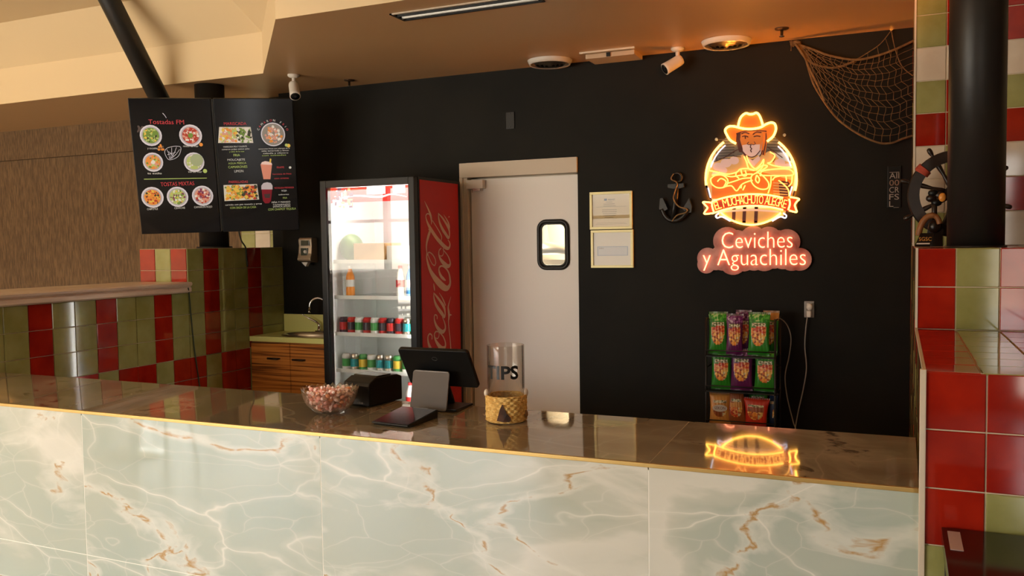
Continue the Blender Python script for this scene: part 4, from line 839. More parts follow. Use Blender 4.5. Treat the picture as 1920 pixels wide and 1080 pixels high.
b = B(); b.box2((FX0, FYF+.02, .02), (FX1, FYF+.05, .13), BLACKM, bev=.003); b.build('grille', e_)
LEDW = emis('fridge_led', (1, .96, .90), 22)
b = B()
b.box2((FX0+.06, FYF+.12, FH-.060), (FX1-.06, FYF+.16, FH-.052), LEDW)
b.build('hidden_light_strip', e_)
b = B(); b.box2((FX1-.050, FYF+.060, .22), (FX1-.044, FYF+.072, 1.94), LEDW); b.build('hidden_light_strip', e_)  # unseen strip added behind the right post to brighten the lower shelves
b = B(); b.box2((FX0+.045, FYF+.070, 1.965), (FX1-.045, FYF+.085, FH-.052), emis('header_red', (.85, .015, .01), .75))
wv = emis('header_white', (.9, .75, .70), .7)
b.box2((-3.40, FYF+.066, 2.015), (-3.25, FYF+.070, 2.068), wv); b.box2((-3.19, FYF+.066, 2.015), (-3.09, FYF+.070, 2.068), wv)
brush(b, [(-3.66, 1.99, .01), (-3.5, 2.01, .012), (-3.3, 1.995, .014), (-3.2, 2.01, .010), (-3.08, 1.99, .006)], wv, lambda x, y: Vector((x, FYF+.066, y)), 1, .001, 0, (0, -1, 0))
rq = random.Random(5)
for k in range(40):
    x_, z_ = rq.uniform(-3.69, -3.52), rq.uniform(1.93, 2.06); b.box((x_, FYF+.065-.0002*k, z_), (rq.uniform(.01, .035), .001, rq.uniform(.006, .03)), rq.choice([wv, emis('header_dark', (.15, .03, .08), .5), emis('header_tan', (.5, .3, .12), .8)]))
b.build('header_panel', e_)
SHZ = [.47, .76, 1.025, 1.29, 1.545]
for z_ in SHZ:
    b = B(); b.box2((FX0+.043, FYF+.09, z_-.008), (FX1-.043, FYB-.045, z_), clear_glass('shelf_glass', (.88, .92, .90), 1.2)); b.box2((FX0+.043, FYF+.083, z_-.012), (FX1-.043, FYF+.094, z_+.014), mat('shelf_edge', (.72, .74, .72), .4)); b.build('shelf', e_)
# side wrap with the script logo
b = B(); b.keep = True; SY0, SY1 = FYF+.075, FYB-.035
b.box2((FX1, SY0, .05), (FX1+.003, SY1, FH-.02), REDP)
GX = FX1+.0035
def fs(cx, cy): return onX(775+cx/6.755, 370+cy/6.75, GX)
sc6 = (fs(300, 600)-fs(300, 500)).length/100
def st(pts, dy=0, kx=1.45):
    brush(b, [(x, y+dy, w_) for x, y, w_ in pts], CREAML, fs, sc6*1.1, .0006, .0002*(len(b.bm.verts) % 7), (1, 0, 0))
D = 1012
st([(140, 45, 2), (165, 100, 16), (192, 160, 26), (215, 220, 38), (226, 270, 34), (230, 310, 22), (226, 342, 8)])
st([(205, 232, 8), (200, 215, 12), (175, 208, 14), (157, 235, 16), (165, 285, 24), (190, 350, 40), (230, 420, 50), (290, 510, 52), (350, 580, 54), (405, 632, 50), (445, 645, 34), (462, 605, 28), (455, 565, 20), (436, 540, 10)])
st([(240, 295, 10), (285, 365, 14), (330, 440, 16), (356, 500, 18), (352, 545, 10)])
st([(315, 200, 8), (318, 260, 28), (334, 330, 38), (368, 405, 46), (405, 462, 48), (435, 505, 42), (452, 505, 24), (455, 440, 30), (440, 380, 44), (405, 320, 34), (365, 260, 26), (315, 205, 10)])
st([(384, 220, 4), (412, 265, 16), (442, 320, 26), (456, 375, 26), (450, 410, 20)])
st([(352, 645, 14), (325, 675, 18), (324, 735, 28), (350, 795, 44), (400, 850, 58), (440, 872, 46), (466, 845, 34), (456, 785, 24), (430, 730, 16), (400, 692, 14), (372, 655, 10)])
st([(378, 632, 8), (380, 672, 12), (378, 715, 12), (360, 742, 12), (335, 738, 8)])
st([(190, 402, 10), (206, 428, 40), (188, 490, 46), (170, 560, 36), (163, 620, 28), (166, 680, 20), (176, 730, 16)])
st([(282, 835, 16), (268, 862, 16), (238, 842, 14), (206, 780, 14), (184, 720, 14), (200, 695, 14), (240, 722, 16), (272, 775, 18), (284, 830, 18)])
st([(168, 705, 18), (168, 770, 30), (186, 850, 42), (215, 930, 54), (262, 1010, 74), (320, 1080, 88), (380, 1135, 84), (430, 1150, 60), (462, 1100, 46), (462, 1030, 36), (446, 955, 28), (410, 900, 22), (362, 868, 20), (326, 890, 22), (326, 945, 34), (350, 1000, 42), (385, 1035, 34), (405, 1050, 16)])
st([(256, 85, 14), (262, 125, 26), (268, 162, 20)], D)
st([(258, 195, 10), (260, 260, 28), (280, 335, 42), (320, 405, 50), (365, 465, 52), (392, 500, 34), (402, 455, 26), (388, 380, 46), (345, 310, 38), (300, 250, 30), (260, 200, 12)], D)
st([(325, 198, 5), (358, 250, 18), (385, 305, 24), (404, 352, 18)], D)
st([(300, 522, 18), (298, 488, 16), (272, 476, 16), (264, 530, 26), (288, 610, 42), (330, 668, 52), (372, 690, 46), (402, 655, 34), (400, 595, 24), (380, 535, 14), (364, 505, 8)], D)
st([(316, 690, 12), (282, 688, 18), (264, 728, 22), (276, 790, 34), (315, 858, 52), (362, 900, 54), (400, 880, 36), (402, 820, 26), (376, 752, 18), (342, 712, 14), (316, 690, 10)], D)
st([(318, 680, 8), (325, 735, 12), (305, 775, 12), (282, 765, 8)], D)
st([(235, 778, 18), (236, 738, 18), (207, 715, 18), (185, 752, 22), (188, 820, 34), (208, 880, 46), (240, 950, 58), (295, 1040, 66), (360, 1100, 60), (420, 1090, 42), (442, 1035, 32), (420, 970, 18)], D)
st([(475, 245, 4), (455, 310, 16), (440, 380, 28), (448, 445, 44), (450, 500, 38), (444, 560, 20), (450, 650, 16), (462, 750, 16), (470, 850, 20), (475, 930, 22), (474, 1010, 24), (462, 1090, 16)], D)
st([(455, 475, 30), (485, 476, 6)], D)
b.face([fs(452+8*math.cos(a), 247+8*math.sin(a)) for a in [i*.785 for i in range(8)]], CREAML)
b.build('side_panel', e_)
b = B(); b.tube([(FX1-.022, FYF-.03, .9), (FX1-.022, FYF-.03, 1.35)], .009, BLACK, 8); b.tube([(FX1-.022, FYF, .92), (FX1-.022, FYF-.03, .92)], .008, BLACK, 8); b.tube([(FX1-.022, FYF, 1.33), (FX1-.022, FYF-.03, 1.33)], .008, BLACK, 8); b.bm.clear(); b.bm.free()
# drinks: one can, one bottle, one pack, then copies
def can(c1, c2):
    b = B(); b.lathe([(.024, 0), (.032, .006), (.033, .03)], (0, 0, 0), c2, 16, cap=True); b.lathe([(.033, .03), (.033, .085)], (0, 0, 0), c1, 16, cap=False); b.lathe([(.033, .085), (.033, .105), (.026, .118), (.025, .120)], (0, 0, 0), c2, 16)
    return b.build('drink_can')
def bottle(cb, cc):
    e2 = empty('drink_bottle', (0, 0, 0)); b = B(); b.lathe([(.028, 0), (.032, .008), (.032, .06), (.030, .07), (.032, .13), (.030, .15), (.014, .195), (.013, .205)], (0, 0, 0), cb, 16); b.build('body', e2)
    b = B(); b.lathe([(.015, .205), (.015, .225)], (0, 0, 0), cc, 12); b.build('cap', e2); b = B(); b.lathe([(.0325, .075), (.0325, .125)], (0, 0, 0), cc, 16, cap=False); b.build('wrapper', e2); return e2
def pm(n, c): return mat('drink_'+n, c, .3)
teal, blue, grn, yel_, redc, whi, org_, dk = pm('teal', (.02, .28, .32)), pm('blue', (.03, .20, .50)), pm('green', (.06, .30, .08)), pm('yellow', (.75, .55, .06)), pm('red', (.50, .02, .02)), pm('white', (.7, .7, .68)), pm('orange', (.75, .25, .03)), pm('dark', (.04, .03, .05))
cans = [('teal drink can with grey rims on the fridge shelf of small cans', can(teal, STEEL)), ('yellow drink can on the fridge shelf of small cans', can(yel_, grn)), ('dark and red drink can on the fridge shelf of small cans', can(dk, redc)), ('green drink can with white ends on the fridge shelf of small cans', can(grn, whi)), ('red drink can on the fridge shelf of small cans', can(redc, dk))]
seq = [4, 2, 3, 2, 3, 2, 4, 2, 0, 1]
usedc = set()
for i, s_ in enumerate(seq):
    lb, pr_ = cans[s_]; o = pr_ if s_ not in usedc else copy_tree(pr_); usedc.add(s_)
    o.location = (FX0+.085+i*.0665, FYF+.135+(i % 2)*.004, SHZ[2]); tag(o, lb, 'drink can', 'cans on the fridge shelf')
bots = [('blue drink bottle low in the fridge at the right', bottle(blue, whi)), ('clear white bottle low in the fridge', bottle(whi, redc)), ('orange drink bottle on the upper fridge shelf', bottle(org_, whi))]
usedb = set()
place = [(0, .655, SHZ[0], 0), (1, .58, SHZ[0], 1), (1, .08, SHZ[0], 1), (1, .16, SHZ[0], 1), (1, .24, SHZ[0], 1), (2, .10, SHZ[3], 2), (1, .655, SHZ[3], 1)]
lbs = ['blue drink bottle on the lowest fridge shelf at the right', 'white bottle beside the blue one on the lowest fridge shelf', 'leftmost white bottle on the lowest fridge shelf', 'second white bottle from the left on the lowest fridge shelf', 'third white bottle from the left on the lowest fridge shelf', 'orange drink bottle at the left of an upper fridge shelf', 'white bottle at the right of an upper fridge shelf']
for (k, dx, z_, q), lb in zip(place, lbs):
    pr_ = bots[k][1]; o = pr_ if k not in usedb else copy_tree(pr_); usedb.add(k); o.location = (FX0+.045+dx, FYF+.14, z_); tag(o, lb, 'bottle')
extra = [(0, .60, SHZ[3]), (1, .52, SHZ[3]), (0, .655, SHZ[3]-0), ]
bl2 = ['blue drink bottle beside the white one on the upper fridge shelf', 'white bottle left of the blue one on the upper fridge shelf']
for (k, dx, z_), lb in zip(extra[:2], bl2): o = copy_tree(bots[k][1]); o.location = (FX0+.045+dx, FYF+.14, z_); tag(o, lb, 'bottle')
for i in range(8):
    lb, pr_ = cans[(3, 0, 1, 3, 0, 0, 1, 3)[i]]; o = copy_tree(pr_); o.location = (FX0+.10+i*.072, FYF+.135, SHZ[1]); tag(o, ('green drink can with white ends', 'teal drink can with grey rims', 'yellow drink can', 0, 0)[{3: 0, 0: 1, 1: 2}[(3, 0, 1, 3, 0, 0, 1, 3)[i]]]+' on the second fridge shelf from the bottom', 'drink can', 'cans on the second fridge shelf')
b = B(); b.box2((0, 0, 0), (.26, .22, .13), mottle('kraft_card', (.50, .30, .13), (.60, .38, .18), 8, .7), bev=.004); pk = b.build('carton'); pk.location = (FX0+.20, FYF+.11, SHZ[4]); tag(pk, 'brown cardboard carton on the top fridge shelf', 'box')
b = B(); b.box2((0, 0, 0), (.20, .20, .11), mat('white_card', (.72, .68, .62), .6), bev=.004); pk = b.build('carton'); pk.location = (FX0+.475, FYF+.11, SHZ[4]); tag(pk, 'white carton on the top fridge shelf at the right', 'box')
b = B(); b.sphere((0, 0, .10), .10, mottle('melon_green', (.03, .09, .02), (.12, .22, .05), 12, .4, (1, 1, .2)), 3, (.85, .9, 1)); mel = b.build('watermelon'); mel.location = (FX0+.115, FYF+.21, SHZ[4]); tag(mel, 'dark green watermelon on the top fridge shelf at the left', 'fruit')

# ================================================================ SNACK RACK
RX0, RX1, RY = -1.115, -.690, 5.50
e_ = empty('snack_rack', ((RX0+RX1)/2, 5.60, 0), 'black wire snack rack full of chip bags against the black wall', 'rack')
b = B()
for x_ in (RX0, RX1):
    for y_ in (RY, 5.74): b.tube([(x_, y_, 0), (x_, y_, 1.17)], .007, BLACKM, 8)
    for z_ in (.08, .5, .85, 1.16): b.tube([(x_, RY, z_), (x_, 5.74, z_)], .005, BLACKM, 6)
for z_ in (.5, .85, 1.16): b.tube([(RX0, 5.74, z_), (RX1, 5.74, z_)], .005, BLACKM, 6)
b.build('frame', e_)
tz = [.935, .710, .490]
for z_ in tz+[.25]:
    b = B(); b.box2((RX0, RY-.02, z_-.012), (RX1, 5.74, z_-.004), BLACKM); b.tube([(RX0, RY-.02, z_+.03), (RX1, RY-.02, z_+.03)], .004, BLACKM, 6); b.tube([(RX0, RY-.02, z_-.01), (RX0, RY-.02, z_+.03)], .004, BLACKM, 6); b.tube([(RX1, RY-.02, z_-.01), (RX1, RY-.02, z_+.03)], .004, BLACKM, 6); b.build('tray', e_)
def cells(name, cols, scale, rough=.4):
    if name in MATS: return MATS[name]
    m = mat(name, cols[0], rough); t = m.node_tree; c = t.nodes.new('ShaderNodeTexCoord'); v = t.nodes.new('ShaderNodeTexVoronoi'); v.inputs['Scale'].default_value = scale
    r = t.nodes.new('ShaderNodeValToRGB'); r.color_ramp.interpolation = 'CONSTANT'; e = r.color_ramp.elements; e[0].color = (*cols[0], 1); e[1].position = 1-1/len(cols); e[1].color = (*cols[-1], 1)
    for i, q in enumerate(cols[1:-1]): x = e.new((i+1)/len(cols)); x.color = (*q, 1)
    s_ = t.nodes.new('ShaderNodeSeparateColor'); t.links.new(c.outputs['Object'], v.inputs['Vector']); t.links.new(v.outputs['Color'], s_.inputs[0]); t.links.new(s_.outputs[0], r.inputs[0]); t.links.new(r.outputs[0], t.nodes['Principled BSDF'].inputs['Base Color']); return m
def bag(body, band, food, w_=.135, h_=.215, oval_=None, top=None, th=.045, trap=0):
    """pillow bag of chips standing on z=0 and facing -Y"""
    b = B(); nu, nv = 24, 36; rg = random.Random(hash((round(w_, 3), round(h_, 3), trap)) & 255)
    ks = {n: b.mi(m) for n, m in dict(body=body, band=band, food=food, pale=cells('bag_pale', [(.62, .55, .30), (.30, .22, .12), (.70, .66, .50), (.10, .12, .03)], 110), food2=cells('chip_light', [(.80, .42, .08), (.66, .60, .40), (.45, .12, .02), (.80, .55, .16)], 75), top=top or body, silver=mat('bag_seal', (.30, .28, .26), .3, .3), dark=mat('chip_dark', (.35, .07, .01), .4)).items()}
    for side in (-1, 1):
        V = []
        for j in range(nv+1):
            v = j/nv; row = []
            for i in range(nu+1):
                u = i/nu; prof_ = (max(0, math.sin(math.pi*u))**.55)*(max(0, math.sin(math.pi*min(1, max(0, (v-.05)/.9))))**.5)
                ww = w_*(1-.10*math.sin(math.pi*v))*(1+trap*(v-.5)); wr = .0025*math.sin(u*40+v*7)*(1-abs(2*v-1)*.3)
                row.append(b.bm.verts.new(((u-.5)*ww, side*(prof_*th/2+(wr if 0 < prof_ else 0)*prof_)+(.004*math.sin(u*9) if v > .93 or v < .06 else 0), v*h_)))
            V.append(row)
        for j in range(nv):
            for i in range(nu):
                f = b.bm.faces.new((V[j][i], V[j][i+1], V[j+1][i+1], V[j+1][i])); f.smooth = True; u, v = (i+.5)/nu, (j+.5)/nv; n = 'body'
                if v > .78: n = 'top'
                if v > .955: n = 'silver' if i % 2 else 'top'
                if side < 0 and .12 < u < .88:
                    if .66 < v <= .74 and abs(u-.5) < .33: n = 'pale'
                    elif .50 < v <= .66+.05*(u-.5): n = 'band'
                    elif .22 < v <= .50 and ((u-.5)/.36)**2+((v-.48)/.26)**2 < 1: n = 'food' if u < .62 else 'food2'
                f.material_index = ks[n]
    b.ms = b.ms
    if oval_:
        m1, m2, tx = oval_; c = [(.045*math.cos(a), -th/2-.003, h_*.5+.022*math.sin(a)) for a in [i*math.pi/12 for i in range(24)]]
        b.prism(c, (0, -1, 0), .0015, m1); b.text(tx, (0, -th/2-.0045, h_*.5), (1, 0, 0), (0, 0, 1), .026, m2, .001, width=.068)
    return b
GB, PB = mat('bag_green', (.02, .20, .012), .28), mat('bag_purple', (.11, .008, .08), .28); GT = cells('bag_green_top', [(.03, .30, .015), (.02, .18, .01), (.10, .40, .04), (.40, .55, .20)], 80, .28); PT = cells('bag_purple_top', [(.15, .012, .12), (.08, .005, .06), (.30, .10, .26), (.50, .35, .45)], 90, .28); TB = mat('bag_brown', (.28, .07, .015), .35); RB = mat('bag_red', (.55, .03, .012), .3); YB = mat('bag_amber', (.62, .28, .06), .35); BB = mat('bag_navy', (.01, .03, .09), .3)
BAND, CHIP = cells('bag_band', [(.60, .07, .015), (.70, .22, .04), (.42, .03, .01), (.72, .36, .12)], 95, .35), cells('chip_orange', [(.80, .30, .03), (.60, .14, .02), (.85, .48, .10), (.30, .06, .01)], 70); WB = mat('bag_white', (.6, .55, .5), .4)
def put(px_, py_, Y, w_px, h_px, tilt, args, name, label, sy=0):
    """stand a bag on its tray; px_, py_ is its bottom centre in the photo"""
    p = onY(px_, py_, Y); wdt = (onY(px_+w_px/2, py_, Y)-onY(px_-w_px/2, py_, Y)).x; hgt = (onY(px_, py_-h_px, Y)-p).z
    z_ = min(tz+[.25], key=lambda q: abs(q-p.z)); hgt += p.z-z_
    o = bag(*args[:3], wdt, hgt, **(args[3] if len(args) > 3 else {})).build(name); o.location = (p.x, Y, z_+.002); o.rotation_euler = (R(-7), R(sy), R(tilt)); return tag(o, label, 'snack bag', 'chip bags on the snack rack')
gA, pA = (GB, BAND, CHIP, {'top': GT}), (PB, BAND, CHIP, {'top': PT})
put(1346, 646, 5.52, 36, 61, 6, gA, 'chip_bag', 'green chip bag at the left end of the top row of the snack rack')
put(1377, 647, 5.52, 32, 58, 4, pA, 'chip_bag', 'purple chip bag second from the left on the top row, in front')
put(1393, 644, 5.585, 30, 62, 0, pA, 'chip_bag', 'purple chip bag standing tallest behind the middle of the top row')
put(1422, 648, 5.52, 42, 62, -4, gA, 'chip_bag', 'green chip bag on the right of the top row of the snack rack')
put(1443, 645, 5.60, 32, 62, -12, (GB, BAND, CHIP, {'top': YB}), 'chip_bag', 'shaded green chip bag behind the right end of the top row')
put(1352, 722, 5.52, 38, 66, 4, gA, 'chip_bag', 'green chip bag at the left end of the middle row of the snack rack')
put(1390, 724, 5.52, 42, 70, 0, pA, 'chip_bag', 'purple chip bag in the centre of the middle row of the snack rack')
put(1434, 727, 5.52, 42, 68, -5, gA, 'chip_bag', 'green chip bag at the right end of the middle row, in front')
put(1436, 724, 5.61, 36, 78, -3, gA, 'chip_bag', 'green chip bag behind the right end of the middle row')
put(1350, 783, 5.52, 40, 46, 8, (YB, YB, TB, {'oval_': (WB, mat('oval_ink', (.10, .02, .01), .4), 'SEKON')}), 'chip_bag', 'amber snack bag with oval name badge at the left of the bottom row')
put(1380, 785, 5.53, 34, 52, 0, (TB, YB, BAND, {'trap': -.5}), 'chip_bag', 'brown tapering snack bag in the middle of the bottom row')
put(1417, 789, 5.52, 46, 42, -6, (RB, TB, CHIP, {'trap': .25}), 'chip_bag', 'bright red topped snack bag on the right of the bottom row')
put(1420, 787, 5.60, 38, 60, -4, (GB, GB, CHIP), 'chip_bag', 'green snack bag standing behind the red one on the bottom row')
put(1448, 792, 5.56, 18, 54, -18, (BB, BB, BB), 'chip_bag', 'narrow dark blue snack bag at the right end of the bottom row')

# ================================================================ ON THE COUNTER
ZC = CT+.0008
# receipt printer
e_ = empty('receipt_printer', (-2.165, 3.325, ZC), 'black receipt printer on the counter between candy bowl and tilted monitor', 'printer')
rz = Matrix.Rotation(R(-10), 3, 'Z'); pc = Vector((-2.175, 3.290, ZC))
def lp(x, y, z): return pc+rz@Vector((x, y, z))
b = B(); prof = [(-.105, .0), (.115, 0), (.115, .108), (.085, .120), (-.055, .122), (-.098, .102), (-.105, .088)]
b.prism([lp(-.078, y, z) for y, z in prof], rz@Vector((1, 0, 0)), .156, BLACK); b.build('body', e_, bevel=.005)
b = B(); b.prism([lp(-.070, y, z) for y, z in [(-.05, .1215), (.05, .1215), (.05, .127), (-.04, .127)]], rz@Vector((1, 0, 0)), .140, BLACKG); b.build('lid', e_, bevel=.002)
b = B(); b.box(lp(-.055, -.106, .072), (.03, .003, .018), mat('grey_badge', (.30, .29, .27), .4), rz, .002); b.text('PT', lp(-.055, -.1078, .072), rz@Vector((1, 0, 0)), (0, 0, 1), .014, BLACK, .0006); b.build('badge', e_)
b = B(); b.text('- STAR -', lp(.030, -.106, .012), rz@Vector((1, 0, 0)), (0, 0, 1), .012, mat('print_pale', (.5, .48, .45), .5), .0006); b.build('lettering', e_)
# point of sale monitor
e_ = empty('sales_monitor', (-1.82, 3.25, ZC), 'black tilted sales monitor seen from behind on a grey metal stand', 'monitor')
GM = mat('grey_stand', (.22, .19, .17), .35, .3)
TLp, TRp = Vector((-1.921, 3.10, 1.222)), Vector((-1.592, 3.10, 1.222)); dn = Vector((0, .105, -.165))
def rr3(O, ex, ey, w_, h_, r, n=5):
    o = []
    for cx, cz, a0 in ((w_-r, -r, 0), (r, -r, 90), (r, -h_+r, 180), (w_-r, -h_+r, 270)):
        for i in range(n+1): a = R(a0+90*i/n); o.append(O+ex*(cx+r*math.cos(a))+ey*(cz+r*math.sin(a)))
    return o
exm = Vector((1, 0, 0)); eym = -dn.normalized(); enm = exm.cross(eym)          # enm faces away from the customer side
if enm.y > 0: enm = -enm
b = B(); b.prism(rr3(TLp, exm, eym, .329, dn.length, .014), -enm, .018, BLACK); b.build('screen_housing', e_, bevel=.003)
b = B(); b.prism(rr3(TLp-enm*.0185+exm*.008-eym*.008, exm, eym, .313, dn.length-.016, .008), -enm, .001, BLACKG); b.build('display', e_)
b = B(); cl = TLp+exm*.165-eym*.045+enm*.0005; b.tube([cl+exm*.012*math.cos(a)+eym*.009*math.sin(a) for a in [i*.52 for i in range(12)]], .001, mat('dim_logo', (.05, .05, .05), .3), 4, True); b.build('emblem', e_)
A1, A2 = Vector((-1.925, 3.205, ZC+.004)), Vector((-1.738, 3.190, ZC+.004)); T1, T2 = Vector((-1.858, 3.128, 1.135)), Vector((-1.680, 3.118, 1.135))
ex1 = (A2-A1).normalized(); ey1 = ((T1+T2)/2-(A1+A2)/2).normalized(); en1 = ex1.cross(ey1).normalized(); en1 = en1 if en1.y < 0 else -en1
def rounded(P, r):
    o = []; n = len(P)
    for i in range(n):
        p, a, c = P[i], (P[i-1]-P[i]).normalized(), (P[(i+1) % n]-P[i]).normalized()
        for k in range(5): t = k/4; o.append(p+a*r*(1-t)**2+c*r*t**2)
    return o
b = B(); b.prism(rounded([A1, A2, T2, T1], .016), en1, .007, GM); b.build('stand_plate', e_, bevel=.002)
b = B(); b.box2((-1.90, 3.20, ZC), (-1.70, 3.36, ZC+.010), BLACK, bev=.003); b.tube([(-1.80, 3.34, ZC+.01), (-1.77, 3.22, 1.09)], .02, BLACK, 10); b.build('foot', e_)
# customer pad
e_ = empty('customer_pad', (-1.86, 2.99, ZC), 'flat black glossy customer display pad lying in front of the monitor stand', 'payment pad')
b = B(); q0, q1 = Vector((-1.912, 2.880, ZC)), Vector((-1.733, 2.862, ZC)); dv = Vector((.020, .205, 0)); ln = Vector((0, 0, .004))
b.bm.free(); b = B()
P = [q0, q1, q1+dv, q0+dv]; hgt = [.007, .007, .034, .034]; bot_ = [b.bm.verts.new(p) for p in P]; tp_ = [b.bm.verts.new(p+Vector((0, 0, h_))) for p, h_ in zip(P, hgt)]
k_ = b.mi(BLACK)
for f in ([tp_[0], tp_[1], tp_[2], tp_[3]], bot_[::-1], [bot_[0], bot_[1], tp_[1], tp_[0]], [bot_[1], bot_[2], tp_[2], tp_[1]], [bot_[2], bot_[3], tp_[3], tp_[2]], [bot_[3], bot_[0], tp_[0], tp_[3]]): b.bm.faces.new(f).material_index = k_
b.build('housing', e_, bevel=.003)
nrm = (q1-q0).cross(dv+Vector((0, 0, .027))).normalized(); c0_ = [P[i].lerp((P[0]+P[1]+P[2]+P[3])/4, .05)+Vector((0, 0, hgt[i]*.95+.0012)) for i in range(4)]
b = B(); b.prism(c0_, nrm, .0008, BLACKG); b.build('glass', e_)
b = B(); m_ = (P[2]+P[3])/2+Vector((0, .002, .030)); b.box(m_, (.075, .012, .006), STEEL, Matrix.Rotation(R(-6), 3, 'Z'), .001); b.build('hinge', e_)
# tip jar
TJ = Vector((-1.432, 3.125, ZC)); JG = clear_glass('jar_glass', (.97, .96, .94), 1.6, 1.5)
e_ = empty('tip_jar', tuple(TJ), 'tall glass tip jar in a woven straw sleeve at the right on the counter', 'jar')
b = B(); b.lathe([(.070, .004), (.0745, .008), (.0745, .300), (.0745, .304), (.0705, .304), (.0705, .010), (.0, .010)], TJ, JG, 40, cap=False); b.build('glass_cylinder', e_)
b = B()
ST = mottle('straw', (.66, .36, .08), (.90, .62, .22), 60, .7, bump=.4)
rj = random.Random(2)
for k in range(9):
    z_ = .006+k*.0112
    for ph in (0, 1):
        pts = [TJ+Vector(((.0785+.0026*math.sin(18*a+ph*math.pi+k*math.pi))*math.cos(a), (.0785+.0026*math.sin(18*a+ph*math.pi+k*math.pi))*math.sin(a), z_+ph*.0055+rj.uniform(-.0006, .0006))) for a in [i*2*math.pi/110 for i in range(110)]]
        b.tube(pts, .0038, ST, 5, True)
b.lathe([(.0765, 0), (.0765, .100)], TJ, ST, 40, cap=False); b.build('straw_sleeve', e_)
vd = Vector((CAM.x-TJ.x, CAM.y-TJ.y, 0)).normalized(); a0 = math.atan2(vd.y, vd.x)
def onj(u, z, r): a = a0+u/r; return TJ+Vector((r*math.cos(a), r*math.sin(a), z))
INK = mat('black_vinyl', (.008, .008, .008), .4)
b = B(); t2 = B(); t2.text('TIPS', (0, 0, 0), (1, 0, 0), (0, 1, 0), .072, INK, .0012, offset=.0022, width=.142)
bmesh.ops.triangulate(t2.bm, faces=t2.bm.faces[:])
bmesh.ops.subdivide_edges(t2.bm, edges=[e for e in t2.bm.edges if e.calc_length() > .01], cuts=2)
for v in t2.bm.verts: v.co = onj(v.co.x-.018, .198+v.co.y, .0752+v.co.z)
b.merge(t2.bm, Matrix.Identity(4), INK); b.build('lettering', e_)
b = B()
hat_ = [(-.036, .012), (-.030, .030), (-.022, .058), (-.013, .077), (-.009, .078), (-.004, .060), (.006, .040), (.020, .026), (.022, .016), (.014, .008), (-.010, .009)]
BM_ = mottle('burnt_brown', (.03, .015, .01), (.10, .035, .015), 40, .6)
cc_ = [onj(x-.004, z, .0838) for x, z in hat_]; b.prism(cc_, vd, .003, BM_); b.build('sail_motif', e_)
for s_ in (-1, 1):
    b = B(); b.sphere(onj(s_*.118, .112, .080), .011, mat('shell', (.72, .62, .52), .35), 2, (.8, .8, 1.5)); b.build('shell', e_)
b = B(); b.sphere(onj(.10, .03, .083), .010, mat('bead_brown', (.25, .11, .03), .4), 2, (.9, .9, 1.6)); b.build('wooden_bead', e_)
# candy bowl
BC = Vector((-2.200, 3.006, ZC))
e_ = empty('candy_bowl', tuple(BC), 'fluted clear crystal bowl with scalloped rim full of pink candies', 'bowl')
b = B(); nb_ = 96; prof = [(.035, .002), (.050, .003), (.075, .016), (.097, .040), (.110, .068), (.118, .098), (.120, .104)]; rings = []
inner = [(.116, .101), (.106, .068), (.093, .042), (.070, .020), (.045, .008), (.0, .007)]
for ip, (r_, z_) in enumerate(prof+inner):
    t = z_/.104; amp = .0030*min(1, t*2); rings.append([b.bm.verts.new(BC+Vector(((r_+amp*math.cos(24*a))*math.cos(a), (r_+amp*math.cos(24*a))*math.sin(a), z_+(.006*max(0, t-.7)/.3*math.cos(24*a))))) for a in [2*math.pi*j/nb_ for j in range(nb_)]])
k_ = b.mi(clear_glass('crystal', (.99, .96, .95), 3.5, 1.55, .02))
for A_, C_ in zip(rings, rings[1:]):
    for j in range(nb_): f = b.bm.faces.new((A_[j], A_[(j+1) % nb_], C_[(j+1) % nb_], C_[j])); f.material_index = k_; f.smooth = True
b.build('crystal_bowl', e_)
CA = [mat('candy_pink', (.92, .46, .40), .2), mat('candy_pale', (.94, .72, .66), .2), mat('candy_orange', (.92, .42, .24), .2)]
def candy(m):
    b = B(); b.sphere((0, 0, 0), .0105, m, 2, (1.15, 1, .8))
    for s_ in (-1, 1): b.lathe([(.002, .011), (.007, .018), (.005, .0185)], (0, 0, 0), CA[1], 7, (s_, .2, .1), smooth=False)
    return b.build('candy')
protos = [candy(m) for m in CA]; rc = random.Random(11); pts = []
tries = 0
while len(pts) < 150 and tries < 30000:
    tries += 1; z_ = .018+rc.random()*.078; rm = (.055+.052*math.sqrt(max(0, (z_-.012)/.085)))-.012; a = rc.uniform(0, 6.283); q = rm*math.sqrt(rc.random())
    if z_ > .086 and q > rm*.9: continue
    p = BC+Vector((q*math.cos(a), q*math.sin(a), z_+.004))
    if all((p-o_).length > .0178 for o_ in pts): pts.append(p)
for i, p in enumerate(pts):
    o = protos[i % 3] if i < 3 else copy_tree(protos[rc.choice((0, 0, 1, 2))]); o.location = p; o.rotation_euler = (rc.uniform(-.6, .6), rc.uniform(-.6, .6), rc.uniform(0, 6.28)); tag(o, 'pink wrapped candy heaped in the crystal bowl', 'candy', 'candies in the crystal bowl')

# settle everything on the counter onto its gently rising top
for o in [x for x in COL.objects if x.parent is None and x.name.split('.')[0] in ('receipt_printer', 'sales_monitor', 'customer_pad', 'tip_jar', 'candy_bowl', 'candy')]:
    y_ = BC.y if o.name.startswith('cand') else o.location.y
    s_ = (.71+CY0*SLP)/(.71+y_*SLP); o.location = CAM+(o.location-CAM)*s_; o.scale = (s_,)*3; o.location.z += .0012

